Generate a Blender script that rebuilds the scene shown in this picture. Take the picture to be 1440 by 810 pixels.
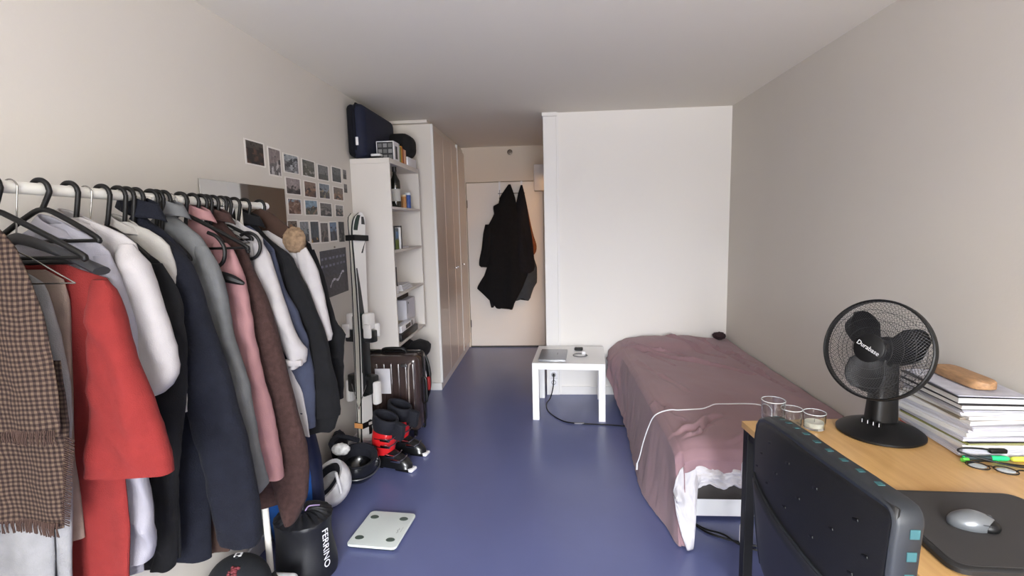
import bpy, bmesh, math, random
from mathutils import Vector, Matrix, noise
R=math.radians; PI=math.pi
rnd=random.Random(7)
C=bpy.context.scene.collection
for o in list(bpy.data.objects): bpy.data.objects.remove(o)
sc=bpy.context.scene
# ------------------------------------------------------------------ camera
F_PX,PITCH,YAW,ROLL,CH=722.18,.1251,.0764,.0241,1.5057
cy,sy,cp,sp,cr,sr=math.cos(YAW),math.sin(YAW),math.cos(PITCH),math.sin(PITCH),math.cos(ROLL),math.sin(ROLL)
r0=Vector((cy,sy,0)); fw=Vector((-sy*cp,cy*cp,-sp)); u0=Vector((-sy*sp,cy*sp,cp))
rt=cr*r0-sr*u0; up=sr*r0+cr*u0
cam=bpy.data.objects.new('camera',bpy.data.cameras.new('camera')); C.objects.link(cam)
cam.matrix_world=Matrix(((rt.x,up.x,-fw.x,0),(rt.y,up.y,-fw.y,0),(rt.z,up.z,-fw.z,CH),(0,0,0,1)))
cam.data.sensor_width=36; cam.data.lens=F_PX/1440*36; cam.data.clip_start=.02
sc.camera=cam
# ------------------------------------------------------------------ world: overcast sky above a darker row of houses
w=bpy.data.worlds.new('sky'); sc.world=w; w.use_nodes=True
nt=w.node_tree; nt.nodes.clear()
tc=nt.nodes.new('ShaderNodeTexCoord'); sx=nt.nodes.new('ShaderNodeSeparateXYZ')
rmp=nt.nodes.new('ShaderNodeValToRGB'); bg=nt.nodes.new('ShaderNodeBackground'); wo=nt.nodes.new('ShaderNodeOutputWorld')
nt.links.new(tc.outputs['Generated'],sx.inputs[0]); mr=nt.nodes.new('ShaderNodeMapRange'); mr.inputs[1].default_value=-1; mr.inputs[2].default_value=1; nt.links.new(sx.outputs['Z'],mr.inputs[0])
e=rmp.color_ramp.elements
e[0].position=0.0; e[0].color=(.62,.61,.59,1)      # pale ground and facades below, brightened to light the ceiling
e[1].position=1.0; e[1].color=(.95,.97,1.0,1)
for p_,c_ in ((.30,(.62,.61,.59,1)),(.47,(.30,.30,.30,1)),(.50,(.14,.14,.145,1)),(.515,(.16,.165,.17,1)),(.56,(.85,.87,.9,1))):
    a=e.new(p_); a.color=c_
nt.links.new(mr.outputs[0],rmp.inputs[0]); nt.links.new(rmp.outputs[0],bg.inputs[0]); bg.inputs[1].default_value=64.0
nt.links.new(bg.outputs[0],wo.inputs[0])
# daylight coming through the window behind the camera (portal for the sky) and the hallway bathroom lamp
def area(name,loc,rot,sx_,sy_,energy,col=(1,1,1),portal=False):
    l=bpy.data.lights.new(name,'AREA'); l.shape='RECTANGLE'; l.size=sx_; l.size_y=sy_; l.energy=energy; l.color=col
    if portal: l.cycles.is_portal=True
    o=bpy.data.objects.new(name,l); C.objects.link(o); o.location=loc; o.rotation_euler=rot; return o
WY=-2.3
sc.cycles.max_bounces=14; sc.cycles.diffuse_bounces=10; sc.cycles.transmission_bounces=12; sc.cycles.caustics_reflective=False
area('window_portal',(0.275,WY-.03,1.31),(R(90),0,0),1.55,2.1,1,portal=True)
area('bathroom_lamp',(.62,4.95,2.1),(R(0),R(-55),R(-35)),.3,.3,30,(1,.60,.27))
sc.view_settings.view_transform='Standard'; sc.view_settings.look='None'
sc.view_settings.exposure=-.14; sc.view_settings.gamma=1; sc.view_settings.use_curve_mapping=False

# ------------------------------------------------------------------ materials
def lin(h):
    return tuple(((c/255)/12.92 if c/255<=.04045 else ((c/255+.055)/1.055)**2.4) for c in h)+(1,)
_m={}
def mat(name,rgb,rough=.6,metal=0,bump=0,bscale=200,var=0,vscale=6,spec=.5,trans=0,sheen=0,coat=0,stretch=None):
    if name in _m: return _m[name]
    m=bpy.data.materials.new(name); m.use_nodes=True; n=m.node_tree; b=n.nodes['Principled BSDF']
    col=lin(rgb); b.inputs['Base Color'].default_value=col; b.inputs['Roughness'].default_value=rough
    b.inputs['Metallic'].default_value=metal; b.inputs['Specular IOR Level'].default_value=spec
    b.inputs['Transmission Weight'].default_value=trans
    if sheen: b.inputs['Sheen Weight'].default_value=sheen; b.inputs['Sheen Roughness'].default_value=.5
    if coat: b.inputs['Coat Weight'].default_value=coat; b.inputs['Coat Roughness'].default_value=.15
    t=n.nodes.new('ShaderNodeTexCoord'); src=t.outputs['Object']
    if stretch:
        mp=n.nodes.new('ShaderNodeMapping'); mp.inputs['Scale'].default_value=stretch
        n.links.new(src,mp.inputs[0]); src=mp.outputs[0]
    if var:
        no=n.nodes.new('ShaderNodeTexNoise'); no.inputs['Scale'].default_value=vscale; no.inputs['Detail'].default_value=5
        n.links.new(src,no.inputs['Vector'])
        cr_=n.nodes.new('ShaderNodeValToRGB'); el=cr_.color_ramp.elements
        el[0].position=.3; el[0].color=tuple(c*(1-var) for c in col[:3])+(1,)
        el[1].position=.7; el[1].color=tuple(min(1,c*(1+var)) for c in col[:3])+(1,)
        n.links.new(no.outputs['Fac'],cr_.inputs[0]); n.links.new(cr_.outputs[0],b.inputs['Base Color'])
    if bump:
        nb=n.nodes.new('ShaderNodeTexNoise'); nb.inputs['Scale'].default_value=bscale; nb.inputs['Detail'].default_value=3
        n.links.new(src,nb.inputs['Vector'])
        bu=n.nodes.new('ShaderNodeBump'); bu.inputs['Strength'].default_value=bump; bu.inputs['Distance'].default_value=.002
        n.links.new(nb.outputs['Fac'],bu.inputs['Height']); n.links.new(bu.outputs[0],b.inputs['Normal'])
    _m[name]=m; return m
def cloth_mat(name,rgb,var=.10,bump=.5,bscale=450,vscale=25,rough=.92,sheen=.02):
    return mat(name,rgb,rough=rough,bump=bump,bscale=bscale,var=var,vscale=vscale,sheen=sheen,spec=.2)
def emis(name,rgb,s):
    m=bpy.data.materials.new(name); m.use_nodes=True; b=m.node_tree.nodes['Principled BSDF']
    b.inputs['Emission Color'].default_value=lin(rgb); b.inputs['Emission Strength'].default_value=s; return m
WALL=mat('wall_paint',(204,199,191),.85,bump=.15,bscale=90,var=.012,vscale=1.5,spec=.25)
WALLB=mat('panel_paint',(230,227,223),.55,bump=.05,bscale=60,spec=.35)
CEIL=mat('ceiling_paint',(226,222,212),.9,bump=.15,bscale=90,spec=.2)
HALLW=mat('hall_paint',(214,203,189),.7,spec=.3)
FLOOR=mat('linoleum',(96,103,146),.30,bump=.06,bscale=35,var=.05,vscale=3,spec=.5)
WHITE=mat('white_lacquer',(238,238,238),.35)
SHELFW=mat('shelf_white',(214,209,203),.5)
WARDW=mat('wardrobe_white',(220,214,206),.45)
WARDD=mat('wardrobe_door_grey',(214,200,188),.28)
TRIM=mat('trim_white',(226,224,222),.45)
BLKP=mat('black_plastic',(14,14,15),.42,spec=.35)
BLKM=mat('black_metal',(13,13,15),.5,spec=.35)
DKGR=mat('dark_grey_plastic',(52,54,58),.4)
CHROME=mat('chrome',(190,190,192),.2,metal=1)
WPLAS=mat('white_plastic',(232,232,235),.3)
RODW=mat('rail_white',(218,216,208),.4)
PAPER=mat('paper_white',(216,215,220),.8)

# ------------------------------------------------------------------ mesh helpers
def ident(): return Matrix.Identity(4)
def T(x,y,z): return Matrix.Translation((x,y,z))
def RZ(a): return Matrix.Rotation(a,4,'Z')
def RX(a): return Matrix.Rotation(a,4,'X')
def RY(a): return Matrix.Rotation(a,4,'Y')
def smooth_pts(P,k=6,closed=False):
    P=[Vector(p) for p in P]; n=len(P); out=[]
    rng=n if closed else n-1
    for i in range(rng):
        if closed: a,b,c,d=P[(i-1)%n],P[i],P[(i+1)%n],P[(i+2)%n]
        else: a,b,c,d=P[max(i-1,0)],P[i],P[i+1],P[min(i+2,n-1)]
        for j in range(k):
            t=j/k; out.append(.5*((2*b)+(c-a)*t+(2*a-5*b+4*c-d)*t*t+(3*b-a-3*c+d)*t**3))
    if not closed: out.append(P[-1].copy())
    return out
def interp(tab,x):
    if x<=tab[0][0]: return tab[0][1]
    for (a,b),(c,d) in zip(tab,tab[1:]):
        if x<=c: return b+(d-b)*(x-a)/(c-a) if c>a else d
    return tab[-1][1]
class MB:
    def __init__(s): s.bm=bmesh.new()
    def _add(s,vs,fs,M=None,mi=0):
        M=M or ident(); V=[s.bm.verts.new(M@Vector(v)) for v in vs]
        for f in fs:
            try:
                q=s.bm.faces.new([V[i] for i in f]); q.material_index=mi
            except ValueError: pass
        return V
    def box(s,x0,x1,y0,y1,z0,z1,r=0,M=None,seg=2,mi=0):
        b=bmesh.new(); bmesh.ops.create_cube(b,size=1)
        for v in b.verts: v.co=Vector(((x0+x1)/2+v.co.x*(x1-x0),(y0+y1)/2+v.co.y*(y1-y0),(z0+z1)/2+v.co.z*(z1-z0)))
        if r>0: bmesh.ops.bevel(b,geom=list(b.edges)+list(b.verts),offset=r,segments=seg,profile=.5,affect='EDGES')
        b.verts.index_update()
        s._add([v.co.copy() for v in b.verts],[[v.index for v in f.verts] for f in b.faces],M,mi); b.free(); return s
    def loft(s,rings,cap=True,closed=True,M=None,mi=0):
        n=len(rings[0]); vs=[p for r_ in rings for p in r_]; fs=[]
        for i in range(len(rings)-1):
            for j in range(n if closed else n-1):
                k=(j+1)%n; fs.append((i*n+j,i*n+k,(i+1)*n+k,(i+1)*n+j))
        if cap and closed:
            fs.append(tuple(range(n-1,-1,-1))); fs.append(tuple((len(rings)-1)*n+j for j in range(n)))
        s._add(vs,fs,M,mi); return s
    def lathe(s,prof,n=32,M=None,cap=True,mi=0):
        return s.loft([[Vector((r*math.cos(2*PI*j/n),r*math.sin(2*PI*j/n),z)) for j in range(n)] for r,z in prof],cap,True,M,mi)
    def tube(s,P,r,n=8,closed=False,M=None,sm=0,mi=0):
        P=smooth_pts(P,sm,closed) if sm else [Vector(p) for p in P]
        L=len(P); rad=r if callable(r) else (lambda t:r)
        rings=[]; nrm=None
        for i in range(L):
            a=P[(i-1)%L] if (closed or i>0) else P[i]; b=P[(i+1)%L] if (closed or i<L-1) else P[i]
            t=(b-a).normalized() if (b-a).length>1e-9 else Vector((0,0,1))
            if nrm is None: nrm=t.orthogonal().normalized()
            else:
                nrm=nrm-t*nrm.dot(t); nrm=nrm.normalized() if nrm.length>1e-9 else t.orthogonal().normalized()
            bn=t.cross(nrm); q=rad(i/max(L-1,1))
            rings.append([P[i]+(nrm*math.cos(2*PI*j/n)+bn*math.sin(2*PI*j/n))*q for j in range(n)])
        if closed: rings.append(rings[0])
        return s.loft(rings,not closed,True,M,mi)
    def prism(s,poly,z0,z1,M=None,mi=0):
        return s.loft([[Vector((x,y,z0)) for x,y in poly],[Vector((x,y,z1)) for x,y in poly]],True,True,M,mi)
    def ball(s,c,rx,ry,rz,n=20,m=12,M=None,f=None,mi=0):
        rings=[]
        for i in range(m+1):
            th=-PI/2+PI*i/m; th=max(min(th,PI/2-.04),-PI/2+.04)
            ring=[]
            for j in range(n):
                a_=2*PI*j/n; d=Vector((math.cos(th)*math.cos(a_),math.cos(th)*math.sin(a_),math.sin(th)))
                q=Vector((d.x*rx,d.y*ry,d.z*rz))
                if f: q=f(q,d)
                ring.append(Vector(c)+q)
            rings.append(ring)
        return s.loft(rings,True,True,M,mi)
    def grid(s,fn,nu,nv,M=None,mi=0):
        vs=[fn(i/nu,j/nv) for i in range(nu+1) for j in range(nv+1)]
        fs=[(i*(nv+1)+j,(i+1)*(nv+1)+j,(i+1)*(nv+1)+j+1,i*(nv+1)+j+1) for i in range(nu) for j in range(nv)]
        s._add(vs,fs,M,mi); return s
    def build(s,name,m,parent=None,smooth=True,thick=0,local=False,ang=40):
        bmesh.ops.remove_doubles(s.bm,verts=s.bm.verts,dist=1e-6)
        bmesh.ops.recalc_face_normals(s.bm,faces=s.bm.faces)
        me=bpy.data.meshes.new(name); o=bpy.data.objects.new(name,me)
        if parent is not None:
            rp=parent
            while rp.parent: rp=rp.parent
            if not local:
                Mi=Matrix.LocRotScale(rp.location,rp.rotation_euler,None).inverted()
                q=parent
                while q.parent: q=q.parent
                bmesh.ops.transform(s.bm,matrix=Mi,verts=s.bm.verts)
            o.parent=parent
            if parent.type=='MESH' and parent.parent is None:   # sub part of a single mesh thing
                pass
        else:
            xs=[v.co for v in s.bm.verts]
            c=Vector(((min(v.x for v in xs)+max(v.x for v in xs))/2,(min(v.y for v in xs)+max(v.y for v in xs))/2,min(v.z for v in xs)))
            bmesh.ops.translate(s.bm,vec=-c,verts=s.bm.verts); o.location=c
        s.bm.to_mesh(me); s.bm.free()
        for mm in (m if isinstance(m,(list,tuple)) else [m]): me.materials.append(mm)
        if smooth:
            me.shade_smooth(); me.set_sharp_from_angle(angle=R(ang))
        if thick:
            md=o.modifiers.new('thickness','SOLIDIFY'); md.thickness=thick; md.offset=0
        C.objects.link(o); return o
def tag(o,label=None,cat=None,group=None,kind=None):
    if label: o['label']=label
    if cat: o['category']=cat
    if group: o['group']=group
    if kind: o['kind']=kind
    return o
def thing(name,label,cat,loc=(0,0,0),rotz=0,group=None):
    o=bpy.data.objects.new(name,None); C.objects.link(o); o.empty_display_size=.1
    o.location=loc; o.rotation_euler=(0,0,rotz); return tag(o,label,cat,group)
def struct(name,mb,m,smooth=False):
    return tag(mb.build(name,m,None,smooth),None,None,None,'structure')
def text(s,size,M,m,name,parent,depth=.0006,fn=None):
    cu=bpy.data.curves.new('t','FONT'); cu.body=s; cu.size=size; cu.extrude=depth; cu.align_x='CENTER'; cu.align_y='CENTER'; cu.resolution_u=4
    to=bpy.data.objects.new('t',cu); C.objects.link(to)
    me=bpy.data.meshes.new_from_object(to.evaluated_get(bpy.context.evaluated_depsgraph_get())); bpy.data.objects.remove(to)
    b=MB(); b.bm.from_mesh(me)
    for v in b.bm.verts: v.co=(fn(v.co.copy()) if fn else M@v.co)
    bpy.data.meshes.remove(me)
    return b.build(name,m,parent,False)

# ================================================================== SETTING
XL,XR,YB,YD,H=-1.38,1.477,4.40,6.16,2.403
struct('floor',MB().box(-1.5,1.6,WY-.1,6.3,-.1,0),FLOOR)
struct('ceiling',MB().box(-1.5,1.6,WY-.1,6.3,H,H+.1),CEIL)
struct('wall_left',MB().box(XL-.12,XL,WY-.1,6.3,0,H),WALL)
struct('wall_right',MB().box(XR,XR+.12,WY-.1,6.3,0,H),WALL)
struct('wall_back',MB().box(.062,XR,YB,YB+.1,0,H),WALLB)
struct('trim_1',MB().box(-.048,.062,YB-.022,YB+.1,0,H-.03,.004).box(-.056,.067,YB-.032,YB+.1,H-.03,H,.002),TRIM)
struct('trim_2',MB().box(.062,.08,YB-.01,YB,0,H),TRIM)
b=MB(); b.box(XL,XR,YD,YD+.1,2.0,H); b.box(-.995,-.075,YD+.06,YD+.1,0,2.0); b.box(XL,-.995,YD,YD+.1,0,2.0); b.box(-.075,XR,YD,YD+.1,0,2.0)  # includes an unseen backing added behind the door leaf to block sky light
struct('wall_hall_end',b,HALLW)
b=MB(); b.box(-.048,.05,YB+.1,5.25,0,H); b.box(-.048,.05,5.25,6.05,2.0,H); b.box(-.048,.05,6.05,YD,0,H)
struct('wall_hall_right',b,HALLW)
b=MB(); b.box(-1.5,-.50,WY-.12,WY,0,H); b.box(1.05,1.6,WY-.12,WY,0,H); b.box(-.50,1.05,WY-.12,WY,0,.26); b.box(-.50,1.05,WY-.12,WY,2.36,H)
struct('wall_front',b,WALL)
b=MB()
for x in (-.50,.26,1.01): b.box(x,x+.04,WY-.08,WY-.03,.26,2.36)
b.box(-.50,1.05,WY-.08,WY-.03,.26,.30); b.box(-.50,1.05,WY-.08,WY-.03,2.32,2.36)
struct('window_1',b,TRIM)
# entry door at the end of the hall
dr=thing('door_1',None,None,(-.535,YD,0)); dr['kind']='structure'
MB().box(-.99,-.08,YD+.012,YD+.055,.012,1.992,.002).build('door_leaf',mat('door_paint',(228,222,216),.5),dr,False)
MB().box(-.998,-.07,YD-.01,YD+.03,0,.012).build('threshold',mat('threshold_dark',(40,38,38),.5),dr,False)
b=MB()
for z in (.25,1.7): b.tube([(-.985,YD-.002,z),(-.985,YD-.002,z+.09)],.007,8)
b.build('hinge',CHROME,dr)
b=MB(); b.lathe([(.0,0),(.028,0),(.032,.008),(.03,.018),(.018,.02),(.016,.012),(0.001,.012)],24,M=T(-.458,YD,2.335)@RX(R(90)),cap=False)
o=b.build('smoke_sensor',mat('bronze',(105,92,82),.35,metal=.3)); tag(o,'small round dark metal ring fitted to the wall above the hall door','sensor')
b=MB(); b.box(XL,XL+.012,WY,3.6,0,.07,.003); struct('baseboard_left',b,TRIM)
b=MB(); b.box(.08,XR,YB-.014,YB,0,.075,.003); struct('baseboard_back',b,TRIM)
b=MB(); b.box(XR-.012,XR,WY,YB-.014,0,.07,.003); struct('baseboard_right',b,TRIM)
# built in wardrobe
wd=thing('built_in_wardrobe','tall cream built-in wardrobe with grey doors lining the left of the hall','wardrobe',(-1.19,4.51,0))
MB().box(XL+.002,-1.022,4.51,4.532,.07,2.375,.001).box(XL+.002,-1.022,4.53,YD-.002,2.33,2.375).build('side_panel',WARDW,wd,False)
MB().box(XL+.002,-1.012,4.505,YD-.002,.0,.068,.003).build('plinth',TRIM,wd,False)
MB().box(XL+.002,-1.04,4.532,YD-.002,.068,2.33).build('carcass',mat('wardrobe_dark',(70,62,56),.7),wd,False)
MB().box(XL+.002,-1.035,4.46,4.532,2.377,H-.002,.001).box(XL+.002,-1.035,4.532,YD-.002,2.377,H-.002).build('cornice',WARDW,wd,False)
for a0,a1,k in ((4.512,4.545,0),(5.70,5.725,0),(4.555,4.932,1),(4.942,5.345,1),(5.355,5.672,1),(5.735,6.145,1)):
    if not k: MB().box(-1.024,-1.0,a0,a1,.07,2.375,.003).build('stile',TRIM,wd,False)
    else:
        d_=MB().box(-1.022,-1.003,a0,a1,.075,2.33,.003).build('door',WARDD,wd,False)
        if k and a0>4.6: 
            ky=a1-.05 if a0<5.1 else a0+.05
            MB().lathe([(.002,0),(.006,0),(.006,.012),(.013,.018),(.012,.026),(.001,.028)],14,M=T(-1.003,ky,1.06)@RY(R(90))).build('knob',CHROME,d_)
b=MB(); b.box(-.165,-.05,5.55,5.75,1.845,2.12,.008)
tag(b.build('meter_box',mat('meter_grey',(196,192,190),.5)),'pale grey box mounted high on the wall right of the hall door','box')

# ================================================================== MIRROR, PHOTOS, CALENDAR on the left wall
o=MB().box(XL+.001,XL+.007,1.96,2.618,.75,1.712,.001).build('wall_mirror',mat('mirror_glass',(205,205,203),.03,metal=1),None,False)
tag(o,'frameless rectangular mirror on the wall behind the clothes rail','mirror')
def colattr(name,rough=.45):
    m=bpy.data.materials.new(name); m.use_nodes=True; n=m.node_tree; b_=n.nodes['Principled BSDF']; b_.inputs['Roughness'].default_value=rough
    v=n.nodes.new('ShaderNodeVertexColor'); v.layer_name='Print'; n.links.new(v.outputs[0],b_.inputs['Base Color']); return m
PRINT=colattr('printed_photo')
def picture(name,y0,y1,z0,z1,fn,label,cat,group=None,tilt=0,nx=14,nz=18,off=.0015,x=XL,border=.0):
    bm=bmesh.new(); col=bm.loops.layers.float_color.new('Print')
    cyy,czz=(y0+y1)/2,(z0+z1)/2
    def P(a_,c_,d): 
        q=Vector((0,y0+(y1-y0)*a_-cyy,z0+(z1-z0)*c_-czz)); q=Matrix.Rotation(tilt,3,'X')@q
        return Vector((d,q.y,q.z))
    V=[[bm.verts.new(P(i/nx,j/nz,off)) for j in range(nz+1)] for i in range(nx+1)]
    for i in range(nx):
        for j in range(nz):
            f=bm.faces.new((V[i][j],V[i+1][j],V[i+1][j+1],V[i][j+1]))
            c_=fn((i+.5)/nx,(j+.5)/nz)
            if border and (i==0 or j==0 or i==nx-1 or j==nz-1): c_=(222,218,212)
            for l in f.loops: l[col]=lin(c_)
    B=[bm.verts.new(P(a_,c_,.0003)) for a_,c_ in ((0,0),(1,0),(1,1),(0,1))]
    K=[V[0][0],V[nx][0],V[nx][nz],V[0][nz]]
    for i in range(4):
        f=bm.faces.new((B[i],B[(i+1)%4],K[(i+1)%4],K[i]))
        for l in f.loops: l[col]=lin((225,220,214))
    bmesh.ops.recalc_face_normals(bm,faces=bm.faces)
    me=bpy.data.meshes.new(name); bm.to_mesh(me); bm.free(); me.materials.append(PRINT)
    o=bpy.data.objects.new(name,me); C.objects.link(o); o.location=(x,cyy,czz); return tag(o,label,cat,group)
def scene_fn(sky,ground,blob,hor,seed,dens=.5,bl2=None):
    def f(u,v):
        n1=noise.noise(Vector((u*3.1+seed*7.3,v*3.3,seed))) ; n2=noise.noise(Vector((u*9+seed,v*9+seed*3,2.1)))
        h_=hor+.08*noise.noise(Vector((u*4+seed,seed,0)))*2
        c_=sky if v>h_ else ground
        k=1+.25*n2
        if v<h_+.22 and n1+.6*n2>.55-dens: c_=blob
        if bl2 and v<h_+.1 and noise.noise(Vector((u*5+seed*2,v*5,seed+9)))>.22: c_=bl2
        m_=sum(c_)/3; return tuple(max(8,min(250,(m_*.38+q*.62)*k*.86)) for q in c_)
    return f
PH=[((2.298,2.466,1.804,1.920),((88,80,72),(60,48,44),(38,32,32),.6,1,.6,(110,66,50)),'dim indoor photo of seated people, highest at the left end of the print wall'),
((2.492,2.616,1.769,1.912),((150,132,130),(120,112,112),(52,52,58),.45,2,.2,(205,200,200)),'narrow upright photo of pale mountains under a pink sky'),
((2.636,2.807,1.799,1.901),((170,180,188),(128,130,134),(58,64,72),.6,3,.4,(190,195,200)),'wide snowy landscape photo with dark ridge, in the top row'),
((2.836,3.006,1.797,1.895),((108,110,100),(92,92,76),(62,66,54),.6,4,.3,(150,150,140)),'muted olive green street photo in the top row'),
((3.030,3.192,1.792,1.888),((120,122,122),(76,80,78),(58,62,62),.4,5,.2,None),'grey misty photo with almost nothing but cloud, top row'),
((3.232,3.392,1.795,1.896),((98,104,104),(66,74,74),(52,58,58),.5,6,.3,None),'dark grey hillside photo at the right of the top row'),
((3.416,3.474,1.829,1.891),((120,116,112),(60,60,60),(40,40,44),.5,7,.3,None),'tiny photo beside the bookshelf, upper of two'),
((2.640,2.812,1.687,1.778),((168,150,152),(90,80,84),(34,32,38),.35,8,.35,None),'photo of dark silhouettes with raised arms against a pink sky'),
((2.843,3.005,1.681,1.775),((150,112,92),(120,72,56),(70,48,44),.5,9,.5,(175,120,80)),'reddish brown photo of people in an alley, second row'),
((3.032,3.194,1.681,1.777),((120,140,160),(90,84,70),(48,52,70),.5,10,.4,(170,150,110)),'photo of a group in dark blue clothing under blue sky, second row'),
((3.235,3.408,1.681,1.769),((130,104,84),(150,96,60),(66,50,44),.5,11,.4,(190,130,90)),'orange brown photo of people close together, second row'),
((3.418,3.474,1.739,1.796),((110,104,100),(70,60,58),(40,36,38),.5,12,.3,None),'tiny photo beside the bookshelf, lower of two'),
((2.646,2.803,1.580,1.668),((126,158,184),(150,100,76),(110,66,50),.8,13,.4,(176,140,120)),'photo of an orange stone building under blue sky'),
((2.836,3.007,1.579,1.669),((120,168,200),(96,100,84),(60,60,56),.45,14,.3,(150,120,90)),'photo of a town square below a wide bright blue sky'),
((3.024,3.208,1.573,1.660),((112,108,104),(84,80,76),(46,44,46),.45,15,.45,(150,140,136)),'grey photo of a crowd, third row'),
((3.251,3.389,1.575,1.654),((140,142,140),(70,72,76),(40,44,52),.5,16,.5,(150,120,110)),'photo of friends standing in dark coats, third row right end'),
((2.627,2.743,1.447,1.553),((130,110,90),(140,80,50),(60,40,36),.6,17,.5,(180,110,60)),'orange toned photo half hidden by the brown coat collar'),
((2.757,2.875,1.423,1.550),((140,150,156),(84,92,96),(56,64,72),.4,18,.4,None),'pale upright photo of a tower in haze'),
((2.883,3.003,1.414,1.551),((70,84,96),(36,34,38),(196,150,60),.25,19,-.1,(210,150,50)),'upright sunset photo with a yellow glow near the bottom'),
((3.012,3.132,1.413,1.543),((118,110,104),(92,84,78),(58,52,52),.5,20,.4,(140,116,104)),'upright brownish street photo in the bottom row'),
((3.144,3.263,1.417,1.547),((96,132,176),(60,74,96),(40,46,58),.5,21,.4,None),'upright vivid blue seaside photo in the bottom row'),
((3.285,3.378,1.412,1.543),((52,56,60),(36,36,40),(24,24,28),.5,22,.4,(120,116,110)),'upright nearly black night photo beside the ski tips')]
for (y0,y1,z0,z1),a_,lb in PH:
    picture('photo_print',y0,y1,z0,z1,scene_fn(*a_),lb,'photo','photo prints stuck on the left wall',tilt=rnd.uniform(-.02,.02),border=1 if y1-y0>.1 else 0)
def calf(u,v):
    n2=noise.noise(Vector((u*14,v*16,3)))
    c_=(50,50,60)
    if v<.45: c_=(58,54,60)
    if .55<v<.9 and (int(u*36)%5 in (1,2,3)) and (int(v*40)%6 in (2,3)): c_=(104,104,124)
    if abs(v-(.28+.34*(u-.35)+.04*math.sin(u*18)))<.022 and .3<u<.85: c_=(186,182,196)
    k=1+.35*n2; return tuple(q*k for q in c_)
picture('wall_calendar',2.985,3.385,1.075,1.37,calf,'dark poster calendar with white script, pinned below the photo prints','calendar',nx=48,nz=40,tilt=.02)
o=MB().ball((XL+.008,3.19,1.383),.006,.006,.006,10,6).build('push_pin',mat('pin_grey',(120,110,100),.4)); tag(o,'tiny push pin at the top edge of the dark calendar','pin')

# ================================================================== CLOTHES RAIL
RX0,RZ0=-1.15,1.598
rk=thing('clothes_rail','white metal clothes rail on the left loaded with garments','clothes rail',(-1.15,1.4,0))
MB().tube([(RX0,.72,RZ0+.014),(RX0,1.99,RZ0)],.0135,16).build('rail',RODW,rk)
MB().tube([(RX0,1.985,RZ0),(RX0,2.03,RZ0)],.0155,16).build('end_cap',WPLAS,rk)
for y in (.78,1.845):
    MB().tube([(RX0,y,.02),(RX0,y,RZ0-.004)],.0125,14).build('post',RODW,rk)
    MB().box(-1.365,-.93,y-.014,y+.014,.0,.028,.004).build('foot',RODW,rk)
MB().box(-1.365,-1.335,.78,1.845,.004,.024,.004).build('base_bar',RODW,rk)
HANGB=mat('hanger_black',(12,11,11),.5,spec=.3); HANGG=mat('hanger_grey',(40,40,43),.55); WIRE=mat('hanger_wire',(150,148,145),.25,metal=1)
def hanger(y,label,kind='plastic',rot=0,drop=0,apex=None,arm=.205,slope=.46,group='hangers on the clothes rail'):
    rz=RZ0+.014*(1-(y-.72)/1.27)
    t=thing('clothes_hanger',label,'hanger',(RX0,y,1.40),rot,group)
    r=.0058 if kind=='plastic' else (.0017 if kind!='coat' else .0016)
    R_=.021 if kind=='plastic' else .0165
    hz=rz-1.40
    az=hz-.045-drop if apex is None else apex-1.40
    pts=[(-.001,0,az)]
    pts+=[(.006,0,az+.012),(R_,0,hz-.008)] if kind=='plastic' else [(.0,0,az+.01),(R_*.75,0,hz-.022)]
    for k in range(0,9):
        a_=PI*k/8*1.06; pts.append((R_*math.cos(a_),0,hz+R_*math.sin(a_)))
    MB().tube(pts,r,10,sm=3).build('hook',HANGB if kind=='plastic' else WIRE,t,local=True)
    b=MB()
    if kind=='plastic':
        rr=.0062
        b.tube([(-arm,0,az-slope*arm-.012),(-arm*.97,0,az-slope*arm),(-.05,0,az-.05*slope*.8),(0,0,az),(.05,0,az-.05*slope*.8),(arm*.97,0,az-slope*arm),(arm,0,az-slope*arm-.012)],rr,10,sm=4)
        b.tube([(-arm*.98,0,az-slope*arm-.008),(arm*.98,0,az-slope*arm-.008)],.004,8)
        b.build('frame',HANGB,t,local=True)
    elif kind=='wire':
        b.tube([(-arm,0,az-slope*arm),(0,0,az),(arm,0,az-slope*arm)],.0016,8,sm=4); b.tube([(-arm,0,az-slope*arm),(arm,0,az-slope*arm)],.0016,8)
        b.build('frame',WIRE,t,local=True)
    elif kind=='coat':
        rings=[]
        for k in range(25):
            s_=-1+k/12; x=arm*s_; z=az-slope*arm*abs(s_)**1.25; wd_=.007+.016*abs(s_)**1.5; hh=.013*(1-.3*abs(s_))
            rings.append([Vector((x,wd_*math.cos(q*PI/5),z-.006+hh*math.sin(q*PI/5))) for q in range(10)])
        b.loft(rings); b.build('frame',HANGG,t,local=True)
        MB().tube([(-arm*.8,0,az-slope*arm*.80),(arm*.8,0,az-slope*arm*.80)],.0055,8).build('trouser_bar',HANGB,t,local=True)
    return t
def wave(x,z,seed,amp,k):
    return amp*(math.sin(x*k+seed+z*1.7)*.55+math.sin(x*k*1.9+seed*2.3-z*2.3)*.3+.5*noise.noise(Vector((x*9,z*5,seed))))
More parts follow.
